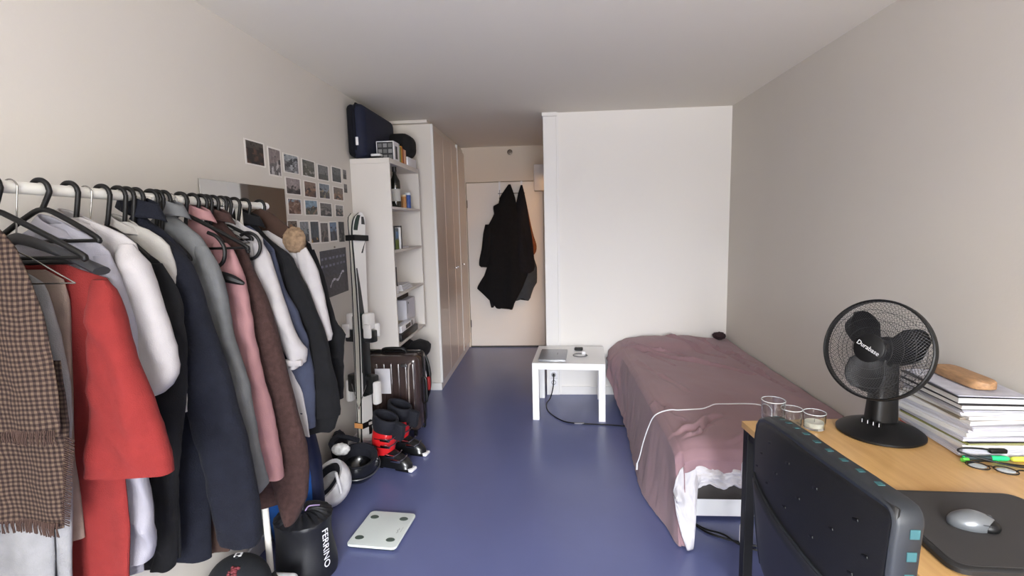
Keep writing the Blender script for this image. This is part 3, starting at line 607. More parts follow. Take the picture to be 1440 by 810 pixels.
# ================================================================== UNDER THE SHELF: hard suitcase, backpack
SC=mat('suitcase_brown',(58,46,44),.24,var=.06,coat=.4); 
t=thing('hard_suitcase','dark brown ribbed hard-shell suitcase below the bookshelf with white sheet on its front','suitcase',(-1.135,3.5,0))
b=MB(); b.box(-1.34,-.935,3.44,3.68,.045,.60,.045,seg=5)
for i in range(7):
    x=-1.29+i*.052
    if i in (2,3): pass
    b.box(x-.013,x+.013,3.431,3.46,.10,.55,.008)
b.build('shell',SC,t)
MB().tube([(-1.338,3.56,.09),(-1.338,3.56,.56),(-1.29,3.56,.603),(-.985,3.56,.603),(-.932,3.56,.56),(-.932,3.56,.09),(-.985,3.56,.043),(-1.29,3.56,.043)],.006,8,closed=True,sm=4).build('zipper',BLKP,t)
MB().tube([(-1.23,3.56,.60),(-1.21,3.55,.628),(-1.14,3.545,.634),(-1.07,3.55,.628),(-1.05,3.56,.60)],.011,8,sm=5).build('top_handle',BLKP,t)
MB().tube([(-.935,3.56,.42),(-.915,3.555,.40),(-.912,3.555,.30),(-.915,3.555,.24),(-.935,3.56,.22)],.009,8,sm=4).build('side_handle',BLKP,t)
MB().tube([(-1.01,3.434,.14),(-1.005,3.432,.5),(-.985,3.438,.55)],.006,6,sm=3).build('edge_trim',mat('scuff',(150,140,134),.4),t)
MB().box(-1.243,-1.135,3.4265,3.4295,.335,.515).build('paper_sheet',PAPER,t,False)
MB().box(-1.06,-1.015,3.430,3.4335,.525,.545,.001).build('badge',CHROME,t,False)
for x in (-1.29,-.985):
    for y in (3.48,3.64):
        MB().lathe([(.001,-.009),(.022,-.009),(.022,.009),(.001,.009)],16,M=T(x,y,.023)@RY(R(90))).box(x-.012,x+.012,y-.01,y+.01,.028,.055,.003).build('wheel',BLKP,t)
t=thing('backpack','black backpack squeezed between hard suitcase and wardrobe','backpack',(-1.1,3.95,0))
b=MB(); b.ball((-1.17,3.97,.29),.185,.24,.30,30,20,f=lambda q,d:Vector((max(-.19,q.x),q.y,q.z*(1.02)))*(1+.06*noise.noise(d*3)))
b.build('body',cloth_mat('pack_black',(26,26,30),rough=.75),t)
MB().ball((-1.06,3.92,.53),.09,.19,.07,24,12,f=lambda q,d:q*(1+.15*noise.noise(d*2.5))).build('top_flap',cloth_mat('pack_black2',(22,22,26),rough=.75),t)
MB().tube([(-.99,3.86,.5),(-.965,3.85,.42),(-.955,3.84,.3),(-.965,3.84,.22),(-.99,3.86,.16)],.011,8,sm=5).build('shoulder_strap',BLKP,t)
MB().tube([(-1.0,3.80,.46),(-.975,3.8,.36),(-.99,3.80,.28)],.006,8,sm=5).build('cord',WPLAS,t)
MB().box(-.975,-.945,3.79,3.83,.235,.34,.012,seg=3).build('red_tag',mat('tag_red',(176,44,44),.5),t)

# ================================================================== SKIS
t=thing('ski_pair','pair of white and black skis strapped together and leaned against the bookshelf side','skis',(-1.31,3.35,0))
SW=mat('ski_white',(226,224,220),.25,coat=.5); SB=mat('ski_black',(18,22,22),.3,coat=.4); SE=mat('ski_edge',(206,202,192),.4); SG=mat('ski_green_black',(22,44,38),.35)
bot=Vector((-1.222,3.12,.0)); topv=Vector((-1.238,3.24,1.60))
nA=Vector((.94,-.34,0)).normalized(); up_=(topv-bot).normalized(); wA=nA.cross(up_).normalized(); nB=up_.cross(wA).normalized()
if nB.dot(nA)<0: nB=-nB
if wA.x<0: wA=-wA
def sp(w_,n_,h_): return bot+wA*w_+nB*n_+up_*h_
Ls=1.60
def skihw(q): return interp([(0,.046),(.03,.055),(.1,.056),(.3,.048),(.5,.043),(.7,.048),(.88,.060),(.94,.062),(.97,.056),(.985,.045),(.995,.028),(1,.012)],q)
for sd in (1,-1):
    for nm,m_,a0,a1,ws in (('base',SE,0,.0045,1.0),('core',SB,.0045,.013,.99),('top_sheet',SW,.013,.019,.90)):
        rings=[]
        for i in range(61):
            q=i/60; hw=skihw(q)*ws; cb=.009*math.sin(PI*min(1,q/.9))**1 +( .020*max(0,(q-.9)/.1)**2)
            f_=lambda n_:sd*(n_+cb+.001)
            rings.append([sp(-hw,f_(a0),q*Ls),sp(hw,f_(a0),q*Ls),sp(hw,f_(a1),q*Ls),sp(-hw,f_(a1),q*Ls)])
        MB().loft(rings).build(nm,m_,t,ang=30)
    # graphics on the sheet: black diagonal at top, dark wedge below centre
    def graf(q0,q1,a_,b_,m_,nm):
        rings=[]
        for i in range(13):
            q=q0+(q1-q0)*i/12; hw=skihw(q)*.89; cb=.009*math.sin(PI*min(1,q/.9))+( .020*max(0,(q-.9)/.1)**2); u_=i/12
            l,r_=a_[0]+(a_[1]-a_[0])*u_,b_[0]+(b_[1]-b_[0])*u_
            rings.append([sp(hw*l,sd*(.0195+cb),q*Ls),sp(hw*r_,sd*(.0195+cb),q*Ls),sp(hw*r_,sd*(.0215+cb),q*Ls),sp(hw*l,sd*(.0215+cb),q*Ls)])
        MB().loft(rings).build(nm,m_,t,ang=30)
    graf(.93,.99,(-1,-.9),(-.35,-.1),SG,'tip_graphic'); graf(.955,.985,(.3,.2),(.9,.7),SB,'tip_mark'); graf(.84,.89,(.15,1),(.45,1),SB,'stripe_graphic')
    graf(.60,.78,(-1,-1),(.1,-.8),SB,'wedge_graphic'); graf(.36,.60,(-1,-1),(1,.1),SG,'center_graphic'); graf(.37,.47,(.35,.3),(.9,.85),SW,'center_mark')
    graf(.10,.16,(.2,.1),(.9,.6),SB,'tail_graphic')
    # bindings
    def bb(w0,w1,n0,n1,h0,h1,r=.004):
        b_=MB(); M_=Matrix(((wA.x,nB.x*sd,up_.x,bot.x),(wA.y,nB.y*sd,up_.y,bot.y),(wA.z,nB.z*sd,up_.z,bot.z),(0,0,0,1)))
        b_.box(w0,w1,n0,n1,h0,h1,r,M=M_); return b_
    bb(-.036,.036,.020,.040,.42,.94).build('binding_plate',SB,t)
    o=bb(-.04,.04,.038,.090,.85,.96,.016); o.build('toe_piece',SW,t)
    bb(-.055,-.030,.06,.115,.80,.89,.010).build('toe_wing',SW,t); bb(.030,.055,.06,.115,.80,.89,.010).build('toe_wing',SW,t)
    bb(-.03,.03,.038,.11,.77,.85,.010).build('toe_block',SB,t)
    bb(-.034,.034,.038,.105,.44,.56,.014).build('heel_piece',SB,t)
    bb(-.03,.03,.09,.128,.37,.52,.014).build('heel_lever',SW,t); bb(-.036,.036,.05,.07,.49,.53,.004).build('brake_pad',BLKP,t)
    b_=MB(); 
    for s2 in (-1,1): b_.tube([sp(s2*.04,sd*.06,.5),sp(s2*.05,sd*.02,.40),sp(s2*.052,sd*.0+.0,.34)],.003,6)
    b_.build('brake_arm',CHROME,t)
for h_,c_ in ((1.44,0),(.235,1)):
    b=MB(); q=h_/Ls; hw=skihw(q)+.004; tn=.036 if c_==0 else .033
    rings=[[sp(sx_*hw,sn*tn,h_+dh) for sx_,sn in ((-1,-1),(1,-1),(1,1),(-1,1))] for dh in (-.018,.018)]
    b.loft(rings,cap=False); s_=b.build('ski_strap',BLKP,t,False,thick=.004)
    if c_:
        b=MB(); b.loft([[sp(sx_*hw*a_,tn+.003+dn,h_+dh) for sx_,dn in ((-.1,0),(1,0),(1,.001),(-.1,.001))] for dh,a_ in ((-.008,1),(.010,1))]); b.build('strap_print',mat('strap_wh',(180,176,170),.6),s_,False)
        b=MB(); b.loft([[sp(-hw-.003-dn,sn*tn,h_+dh) for sn,dn in ((-1,0),(1,0),(1,.001),(-1,.001))] for dh in (-.016,.016)]); b.build('strap_patch',mat('strap_or',(214,150,90),.6),s_,False)

# ================================================================== SKI BOOTS
LIN=cloth_mat('liner_black',(30,31,38),rough=.7); BRD=mat('boot_red',(196,30,34),.3,coat=.4); BBK=mat('boot_black',(18,19,21),.3,coat=.3)
def boot(x,y,rz,label):
    t=thing('ski_boot',label,'ski boot',(x,y,0),rz,'ski boots')
    rings=[]
    for i in range(22):
        q=i/21; X=-.145+.30*q; w_=.056*(1-.22*abs(q-.4))*math.sqrt(max(.02,1-(abs(q-.5)/.5)**5)); h_=interp([(0,.09),(.2,.13),(.45,.135),(.65,.110),(.85,.085),(1,.045)],q)
        rings.append([Vector((X,w_*math.cos(a_)*(1 if math.sin(a_)<0 else .92),.022+(h_-.022)*max(0,math.sin(a_))**.7 if math.sin(a_)>0 else .022+.004*math.sin(a_))) for a_ in [2*PI*k/20 for k in range(20)]])
    MB().loft(rings).build('shell',BBK,t,local=True)
    MB().box(-.135,-.04,-.035,.035,0,.022,.006).box(.05,.15,-.034,.034,0,.02,.006).box(-.05,.06,-.025,.025,.006,.022,.004).build('sole',BLKP,t,local=True)
    MB().box(.135,.172,-.032,.032,.002,.022,.008,seg=3).build('toe_lug',WPLAS,t,local=True)
    def tub(z0,z1,rx0,rx1,ry0,ry1,cx0,cx1,n=26,k=8,bul=0,cap=False):
        rr=[]
        for i in range(k+1):
            q=i/k; rx=rx0+(rx1-rx0)*q+bul*math.sin(PI*q); ry=ry0+(ry1-ry0)*q+bul*math.sin(PI*q); c_=cx0+(cx1-cx0)*q
            rr.append([Vector((c_+rx*math.cos(2*PI*j/n),ry*math.sin(2*PI*j/n),z0+(z1-z0)*q+.025*q*(-math.cos(2*PI*j/n)))) for j in range(n)])
        return MB().loft(rr,cap=cap)
    tub(.095,.245,.074,.074,.056,.062,-.055,-.035,bul=.005,cap=True).build('cuff',BRD,t,local=True)
    tub(.225,.335,.064,.074,.050,.062,-.035,-.020,bul=.008).build('liner',LIN,t,local=True,thick=.014)
    MB().box(-.03,.055,-.022,.022,.20,.31,.012,seg=3,M=RY(R(12))).build('tongue',LIN,t,local=True)
    tub(.262,.292,.072,.076,.060,.064,-.028,-.024).build('power_strap',BLKP,t,local=True,thick=.004)
    for zc,xc in ((.205,.03),(.165,.03),(.105,.055),(.080,.095)):
        s_=-1
        b=MB(); wy=-(.062 if zc>.12 else .056)
        b.box(xc-.05,xc+.018,wy-.014,wy-.001,zc-.008,zc+.008,.003); b.tube([(xc+.01,wy-.006,zc),(xc+.03,wy*.6,zc+.012),(xc+.03,0,zc+.02)],.0042,6)
        b.build('buckle',CHROME,t,local=True)
    for zc in (.15,.20): MB().box(-.07,.01,-.0655,-.060,zc,zc+.006,.002).build('cuff_slot',BBK,t,local=True)
    return t
boot(-1.02,3.005,R(-18),'red and black ski boot, nearer of the pair beside the suitcase')
boot(-.99,3.215,R(-14),'red and black ski boot standing behind the other, toe to the right')

# ================================================================== HELMETS
def bowl(b,c,r,tilt,axis,open_=.15,n=30,m=14,thick=.02,sc_=(1,1,1)):
    Mx=T(*c)@Matrix.Rotation(tilt,4,Vector(axis)); prof=[]
    for i in range(m+1):
        th=-PI/2+.04+(PI/2+open_-.04)*i/m; prof.append((r*math.cos(th),r*math.sin(th)))
    for i in range(m+1):
        th=-PI/2+.04+(PI/2+open_-.04)*(m-i)/m; prof.append(((r-thick)*math.cos(th),(r-thick)*math.sin(th)))
    b.lathe([(p,q) for p,q in prof],n,M=Mx@Matrix.Diagonal((*sc_,1)),cap=False); return Mx
t=thing('black_helmet','glossy black helmet lying open side up by the ski tails','helmet',(-1.155,2.81,0))
b=MB(); Mx=bowl(b,(-1.155,2.81,.130),.122,R(14),(1,.5,0),.35,sc_=(1.0,1.08,1.02)); b.build('shell',mat('helmet_black',(20,21,24),.22,coat=.6),t)
b=MB(); b.lathe([(.118,.03),(.112,.045),(.085,.03),(.08,-.02),(.118,.0)],30,M=Mx,cap=False); b.build('padding',LIN,t)
b=MB(); b.tube([Mx@Vector((.126*math.cos(a_),.134*math.sin(a_),-.025)) for a_ in [2*PI*k/30 for k in range(30)]],.004,6,closed=True); b.build('rim_line',mat('hl_line',(60,62,66),.3),t)
t=thing('ski_goggles','ski goggles with black strap and white lens frame tucked in the black helmet','goggles',(-1.24,2.79,.2))
b=MB(); b.ball((-1.225,2.745,.235),.055,.03,.036,20,12,f=lambda q,d:q*(1+.15*noise.noise(d*4))); b.build('lens_frame',mat('gog_white',(206,206,204),.35,var=.3,vscale=50),t)
MB().tube([(-1.27,2.75,.235),(-1.30,2.79,.25),(-1.29,2.86,.26),(-1.23,2.89,.24),(-1.17,2.87,.235)],.016,8,sm=5).build('strap',LIN,t)
t=thing('black_glove','black padded glove resting behind the goggles against the wall','glove',(-1.31,2.93,.12))
b=MB(); b.ball((-1.315,2.93,.16),.05,.06,.11,20,12,f=lambda q,d:q*(1+.12*noise.noise(d*3)))
b.build('palm',LIN,t)
for i,(dy,dz) in enumerate(((-.045,.26),(-.02,.275),(.008,.27),(.034,.255))):
    MB().tube([(-1.315,2.93+dy*.7,.20),(-1.313,2.93+dy,dz-.03),(-1.308,2.93+dy*1.05,dz-.01)],lambda q:.015-.004*q,10,sm=3).build('finger',LIN,t)
MB().tube([(-1.30,2.875,.15),(-1.29,2.845,.18),(-1.28,2.835,.20)],lambda q:.017-.004*q,10,sm=3).build('thumb',LIN,t)
t=thing('white_helmet','scratched white ski helmet tipped open beside the blue bag','helmet',(-1.22,2.57,0))
WH=mat('helmet_white',(226,226,228),.3,var=.12,vscale=30)
b=MB(); Mx=bowl(b,(-1.225,2.56,.128),.122,R(40),(1,-1,0),.25,sc_=(1.0,1.1,1.0)); b.build('shell',WH,t)
b=MB(); b.lathe([(.108,.02),(.085,.035),(.07,0),(.108,-.02)],30,M=Mx,cap=False); b.build('padding',LIN,t)
b=MB(); b.tube([(-1.15,2.50,.215),(-1.13,2.47,.20),(-1.115,2.455,.165),(-1.105,2.45,.13)],.008,8,sm=4); b.build('chin_strap',WPLAS,t)
b=MB(); b.lathe([(.020,0),(.026,0),(.026,.004),(.020,.004),(.020,0)],24,M=Mx@T(.02,-.105,.05)@RX(R(70)),cap=False); b.box(-.018,.018,-.003,.003,0,.004,M=Mx@T(.02,-.105,.05)@RX(R(70))@RZ(R(45))); b.build('emblem',WPLAS,t)
# ================================================================== BLUE BAG, STUFF SACK, CAP, BOX, SCALE
t=thing('blue_bag','blue travel bag with navy side panel on the floor behind the brown coat','bag',(-1.2,2.27,0))
def bagf(q,d): return Vector((q.x,q.y,q.z if q.z>-.2 else -.2+(q.z+.2)*.3))*(1+.07*noise.noise(d*2.2))
BLU=cloth_mat('bag_blue',(26,76,144),rough=.6,var=.12,vscale=8); NB=cloth_mat('bag_navy',(24,30,56),rough=.6)
b=MB(); clothloft(b,[(.585,-1.26,-1.22),(.56,-1.30,-1.19),(.48,-1.33,-1.165),(.35,-1.35,-1.145),(.15,-1.36,-1.14),(.02,-1.35,-1.155),(.002,-1.34,-1.17)],3,.014,22,.075,2.235,topamp=.5,hem=0,crease=1.2); b.build('body',BLU,t)
b=MB(); clothloft(b,[(.635,-1.23,-1.20),(.62,-1.25,-1.175),(.55,-1.24,-1.145),(.40,-1.21,-1.118),(.2,-1.20,-1.115),(.02,-1.20,-1.12)],9,.006,22,.05,2.27,hem=0); b.build('side_panel',NB,t)
MB().tube([(-1.20,2.15,.50),(-1.18,2.135,.46),(-1.195,2.14,.40)],.006,6,sm=4).build('pull_loop',NB,t)
t=thing('stuff_sack','black drawstring stuff sack with FERRINO lettering on its side','sack',(-1.058,2.0,0))
SKM=mat('nylon_black',(17,18,23),.5,bump=.2,bscale=90)
cX,cY=-1.078,2.0
def sack(a_,q):
    # q 0..1 bottom->rim->gathered top
    if q<.72:
        z=.004+.276*(q/.72); r_=.119+.006*math.sin(q*9)+.003*math.sin(3*a_+q*6); 
        if q<.05: r_-=.02*(1-q/.05)
    else:
        u=(q-.72)/.28; r_=.121*(1-u)+.012*u; z=.280+.030*math.sin(min(1,u*1.3)*PI*.5)-.012*u+.012*u*math.sin(a_*19+2*math.sin(a_*3))*(1-u)*2.2
        r_+=.002*math.sin(a_*19)
    return Vector((cX+r_*math.cos(a_),cY+r_*math.sin(a_),z))
b=MB(); b.loft([[sack(2*PI*j/96,i/40) for j in range(96)] for i in range(41)]); b.build('body',SKM,t)
MB().tube([(cX+.01,cY,.30),(cX+.02,cY+.01,.315),(cX+.04,cY+.02,.315),(cX+.055,cY+.04,.305)],.003,6,sm=4).build('drawcord',mat('cord_lilac',(150,130,170),.6),t)
MB().lathe([(.001,0),(.010,0),(.011,.012),(.007,.02),(.001,.021)],12,M=T(cX,cY,.305)).build('cord_lock',BLKP,t)
def wrap(v):
    a0=R(-24); r_=.1262; a_=a0+v.y/r_
    return Vector((cX+(r_+v.z)*math.cos(a_),cY+(r_+v.z)*math.sin(a_),.165-v.x))
text('FERRINO',.043,None,mat('print_white',(220,220,224),.6),'lettering',t,fn=wrap)
tag(MB().box(-1.31,-.985,1.50,1.775,.0,.19,.025,seg=4).build('storage_box',WPLAS),'white plastic box at the bottom edge, carrying the black cap','box')
t=thing('baseball_cap','black cap with red emblem and small white label lying on the white box','cap',(-1.16,1.66,.19))
CAPM=cloth_mat('cap_black',(30,32,36),rough=.8)
Mc=T(-1.165,1.665,.191)@RZ(R(-12))@Matrix.Diagonal((1.2,1.2,1.30,1))
b=MB(); rings=[]
for i in range(13):
    th=PI/2*i/12; rings.append([Mc@Vector((.098*math.cos(th)*math.cos(a_),.088*math.cos(th)*math.sin(a_),.002+.092*math.sin(th)**.9)) for a_ in [2*PI*k/36 for k in range(36)]])
b.loft(rings); b.build('crown',CAPM,t)
b=MB(); rings=[]
for i in range(9):
    q=i/8; rings.append([Mc@Vector((.06+.105*q*math.cos(a_)*1.0,(.086-.012*q)*math.sin(a_)*1.0,.010-.010*q+.012*math.cos(a_*2)*q*0-.012*abs(math.sin(a_))*q)) for a_ in [-PI/2+PI*k/16 for k in range(17)]])
b.loft(rings,cap=False,closed=False); b.build('brim',CAPM,t,thick=.004)
b=MB()
for k in range(26):
    a_=rnd.uniform(0,2*PI); r_=rnd.uniform(.003,.024); th=1.02+r_*math.sin(a_)*9; ph=r_*math.cos(a_)*13-1.0
    b.ball(Mc@Vector((.1*math.cos(th)*math.cos(ph),.09*math.cos(th)*math.sin(ph),.094*math.sin(th)**.9)),.006,.006,.005,8,6)
b.build('emblem',mat('emblem_red',(104,40,46),.7,var=.5,vscale=80),t)
Ml=Mc@T(-.004,.012,.0945)@RZ(R(25))
MB().box(-.011,.011,-.009,.009,0,.002,M=Ml).build('woven_label',WPLAS,t,False)
MB().box(-.005,.005,-.004,.004,.002,.0026,M=Ml).build('label_mark',CAPM,t,False)
MB().lathe([(.001,0),(.006,0),(.004,.004),(.001,.005)],10,M=Mc@T(0,0,.093)).build('button',CAPM,t)
def rr_poly(x0,x1,y0,y1,r_,z0,z1):
    P=[]
    for cx,cy_,a0 in ((x1-r_,y1-r_,0),(x0+r_,y1-r_,90),(x0+r_,y0+r_,180),(x1-r_,y0+r_,270)):
        for k in range(9): a_=R(a0+90*k/8); P.append((cx+r_*math.cos(a_),cy_+r_*math.sin(a_)))
    b=MB(); sx_,sy_=(x1-x0)/2,(y1-y0)/2
    b.loft([[Vector((x*(1-d/sx_),y*(1-d/sy_),z)) for x,y in P] for z,d in ((z0,.003),(z0+.003,0),(z1-.002,0),(z1-.0004,.001),(z1,.003))]); return b
t=thing('bathroom_scale','flat white digital scale with four metal pads on the floor','scale',(-.848,2.318,0),R(-5))
rr_poly(-.123,.123,-.145,.145,.022,.012,.0242).build('platform',mat('scale_white',(216,224,222),.15,coat=.5),t,local=True)
MB().box(-.112,.112,-.134,.134,.0,.012,.005).build('underbody',mat('scale_under',(36,44,46),.5),t,local=True)
for x,y in ((-.082,-.085),(.075,-.085),(-.082,.09),(.075,.09)):
    MB().lathe([(.001,0),(.021,0),(.0225,-.0015),(.001,-.0015)],24,M=T(x,y,.0256)@Matrix.Diagonal((1,.72,1,1))).build('electrode_pad',mat('pad_metal',(92,106,100),.4,metal=.4),t,local=True)
b=MB(); b.tube([(.082,-.03,.0245),(.088,-.02,.0245),(.08,-.01,.0245),(.088,0,.0245),(.082,.01,.0245)],.0014,5,sm=3); b.tube([(.10,-.02,.0245),(.10,.02,.0245)],.0008,5); b.build('logo_mark',mat('logo_grey',(150,156,156),.5),t,local=True)

# ================================================================== COATS ON THE HALL DOOR
t=thing('over_door_rack','white over-door hook rack on the hall door','hook rack',(-.47,6.14,1.8))
MB().tube([(-.61,6.145,1.86),(-.29,6.145,1.86)],.005,8).build('cross_bar',CHROME,t)
for x in (-.59,-.33): MB().box(x-.011,x+.011,6.146,6.150,1.84,2.0).box(x-.011,x+.011,6.146,6.17,1.992,1.996).build('door_bracket',WPLAS,t,False)
for x in (-.59,-.46,-.33): MB().tube([(x,6.14,1.90),(x,6.135,1.80),(x,6.11,1.78),(x,6.095,1.81)],.0035,6,sm=4).build('hook',CHROME,t)
COAT=cloth_mat('coat_black',(20,20,23),var=.2); COAT2=cloth_mat('coat_black_blue',(24,24,30),var=.2)
def hung(name,label,cat,rows,y,m,seed,t_=.035,amp=.016,extra=None):
    g=thing(name,label,cat,((rows[0][1]+rows[0][2])/2,y,rows[-1][0])); b=MB(); clothloft(b,rows,seed,amp,26,t_,y,topamp=.3,dz=.03,hem=.012); b.build('body',m,g); return g
g=hung('hooded_coat','long black hooded coat covering the middle of the hall door','coat',[(1.955,-.475,-.450),(1.90,-.515,-.43),(1.82,-.575,-.405),(1.74,-.60,-.39),(1.71,-.665,-.38),(1.62,-.655,-.34),(1.55,-.69,-.32),(1.48,-.73,-.30),(1.30,-.74,-.27),(1.02,-.75,-.25),(.90,-.79,-.27),(.75,-.882,-.33),(.66,-.80,-.38),(.56,-.70,-.44),(.50,-.66,-.465)],6.045,COAT,2.2)
b=MB(); clothloft(b,[(1.50,-.76,-.68),(1.40,-.785,-.69),(1.217,-.812,-.70),(1.08,-.845,-.72),(1.02,-.848,-.735),(.995,-.82,-.75)],8,.006,50,.035,6.035,n=24); b.build('sleeve',COAT,g)
b=MB(); clothloft(b,[(.64,-.745,-.66),(.58,-.735,-.66),(.52,-.72,-.69)],8,.004,50,.012,6.05,n=24); b.build('lining_flap',COAT2,g)
hung('black_jacket','black jacket on the right hook of the door rack, its peak beside the hooded coat','jacket',[(1.945,-.335,-.315),(1.86,-.365,-.295),(1.70,-.40,-.262),(1.5,-.42,-.238),(1.25,-.42,-.205),(1.05,-.42,-.185),(.98,-.40,-.18),(.93,-.37,-.20)],6.06,COAT2,5.5)
hung('brown_coat','rust brown coat peeking out at the right of the black coats on the door','coat',[(1.92,-.335,-.312),(1.7,-.31,-.268),(1.535,-.29,-.232),(1.35,-.27,-.192),(1.246,-.26,-.165),(1.18,-.26,-.168),(1.14,-.25,-.195)],6.10,cloth_mat('coat_rust',(120,72,48)),7.5,t_=.025)
hung('grey_jacket','charcoal grey jacket hanging lowest at the right of the door coats','jacket',[(1.1,-.40,-.20),(.99,-.40,-.165),(.86,-.39,-.163),(.80,-.39,-.165),(.74,-.41,-.20),(.62,-.43,-.245),(.59,-.43,-.27)],6.095,cloth_mat('coat_grey',(62,66,72)),9.5,t_=.022)

# ================================================================== SIDE TABLE
ta=-.0718
t=thing('side_table','low square white side table between hall opening and bed','side table',(-.153,3.799,0),ta)
MB().box(0,.55,0,.55,.40,.45,.0015).build('tabletop',WHITE,t,False,local=True)
for x in (0,.5):
    for y in (0,.5): MB().box(x,x+.05,y,y+.05,0,.40,.0015).build('leg',WHITE,t,False,local=True)
def TL(x,y,z): return Vector((-.153+x*math.cos(ta)-y*math.sin(ta),3.799+x*math.sin(ta)+y*math.cos(ta),z))
t=thing('laptop','closed silver laptop on the left half of the white side table','laptop',tuple(TL(.15,.2,.45)),ta)
ALU=mat('aluminium',(168,170,176),.35,metal=.75)
MB().box(-.105,.105,-.165,.165,.002,.012,.004).build('base',ALU,t,local=True); MB().box(-.105,.105,-.165,.165,.013,.019,.003).build('lid',mat('alu_lid',(158,160,166),.4,metal=.6),t,local=True)
MB().box(-.104,.104,-.164,.164,.012,.013).build('gap',BLKP,t,False,local=True)
MB().box(.03,.036,-.01,.05,.019,.0194).build('lid_mark',DKGR,t,False,local=True)
t=thing('phone_case','small black case at the back of the white side table','case',tuple(TL(.345,.42,.45)))
MB().box(-.035,.035,-.028,.028,0,.022,.010,M=RZ(ta),seg=3).build('shell',BLKP,t,local=True); MB().box(-.02,.02,-.012,.012,.0215,.0235,.001).build('top_mark',DKGR,t,False,local=True)
p=TL(.36,.23,.453)
t=thing('charging_cable','coiled white and grey charging cable with plug on the side table','cable',(p.x,p.y,.45))
MB().tube([(.058*math.cos(a_*.5)*(1-.02*a_/4),.058*math.sin(a_*.5)*.9,.004+.0006*a_*.3) for a_ in range(26)],.0026,6,sm=3).build('cord',mat('cord_grey',(96,96,100),.5),t,local=True)
MB().box(.015,.045,.025,.055,0.001,.028,.005).build('plug',WPLAS,t,local=True)
MB().tube([(-.03,-.02,.005),(-.01,0,.006),(.02,-.01,.006),(.03,.01,.006)],.0022,6,sm=4).build('cord_end',WPLAS,t,local=True)
t=thing('wall_socket','double white wall socket low on the pilaster behind the side table','socket',(.012,YB-.022,.08))
yy=YB-.0225
for z in (.083,.153):
    MB().box(-.022,.046,yy-.010,yy,z,z+.068,.003).build('faceplate',WPLAS,t)
    b=MB(); b.lathe([(.016,.0),(.020,0),(.020,.003),(.016,.003),(.016,0)],24,M=T(.012,yy-.010,z+.034)@RX(R(90)),cap=False); b.box(.0095,.0115,yy-.0112,yy-.010,z+.028,z+.038); b.build('inset',mat('inset_grey',(130,130,134),.4),t)
t=thing('extension_cable','black power cord from the wall socket across the floor to the bed','cord',(.1,3.9,0))
MB().lathe([(.001,0),(.012,0),(.012,.02),(.006,.035),(.001,.035)],14,M=T(.012,yy-.010,.187)@RX(R(90))).build('plug',BLKP,t)
MB().tube([(.012,yy-.043,.187),(.012,yy-.06,.17),(.005,4.30,.09),(-.02,4.24,.02),(-.05,4.15,.006),(-.045,4.02,.005),(-.014,3.911,.005),(.05,3.80,.005),(.12,3.738,.005),(.25,3.712,.005),(.382,3.701,.005),(.50,3.68,.005),(.62,3.66,.005)],.0045,8,sm=6).build('cable',BLKP,t)
MB().box(.16,.235,3.712,3.728,.0015,.011,.003).build('cord_label',mat('cl_grey',(128,128,136),.5),t)

# ================================================================== BED
MAU=mat('mauve_cotton',(147,118,124),.85,bump=.3,bscale=700,var=.03,vscale=4,sheen=.15,spec=.2)
t=thing('bed','single bed along the right wall hidden under a mauve cover','bed',(1.02,3.33,0))
MB().box(.615,1.455,2.33,4.36,.27,.475,.03,seg=3).build('mattress',mat('mattress',(214,212,210),.8),t)
MB().box(.625,1.45,2.34,4.35,.19,.27,.006).build('frame',mat('bed_frame',(48,43,40),.6),t)
for x in (.66,1.41):
    for y in (2.9,4.30): MB().lathe([(.001,0),(.018,0),(.022,.19),(.001,.19)],16,M=T(x,y,0)).build('leg',CHROME,t)
hemL=[(2.25,(.565,.008)),(2.4,(.545,.008)),(2.7,(.488,.008)),(3.0,(.492,.008)),(3.3,(.512,.008)),(3.62,(.528,.010)),(3.8,(.515,.06)),(3.95,(.49,.17)),(4.08,(.455,.285)),(4.2,(.455,.31)),(4.36,(.475,.33))]
def hl(y): return interp([(a_,b_[0]) for a_,b_ in hemL],y),interp([(a_,b_[1]) for a_,b_ in hemL],y)
def sst(a_,b_,x): 
    x=max(0,min(1,(x-a_)/(b_-a_))); return x*x*(3-2*x)
def crease(x,y):
    # long cotton creases: (x0,y0,x1,y1,width,height)
    s=0
    for x0,y0,x1,y1,wd_,hh in ((.60,4.10,1.30,3.35,.018,.016),(.62,4.20,.85,3.55,.015,.010),(.95,4.30,1.25,3.75,.016,.016),(1.10,4.33,1.40,3.80,.014,.012),(.70,4.05,1.0,3.85,.014,.010),(1.32,3.9,1.40,3.0,.016,.012),(.62,3.7,.80,3.0,.018,.006),(.60,2.42,.86,2.62,.020,.012),(.62,2.36,.78,2.5,.012,.010),(.66,2.55,.58,2.9,.014,.008),(.8,2.34,1.1,2.48,.014,.007),(1.25,4.1,1.42,3.6,.012,.014)):
        dx,dy=x1-x0,y1-y0; L2=dx*dx+dy*dy; q=max(0,min(1,((x-x0)*dx+(y-y0)*dy)/L2))
        ex,ey=x-(x0+q*dx),y-(y0+q*dy)+.02*math.sin(q*7+x0*9); d=math.hypot(ex,ey); sd=1 if (ex*dy-ey*dx)>0 else -1
        en=math.sin(PI*min(1,max(.0,q*.96+.02)))**.5
        wd2=wd_*.75; s+=2.3*hh*en*(math.exp(-(d/wd2)**2)-.55*math.exp(-((d-wd2*1.6)/(wd2*1.1))**2)*(1 if sd>0 else 0))
    return s
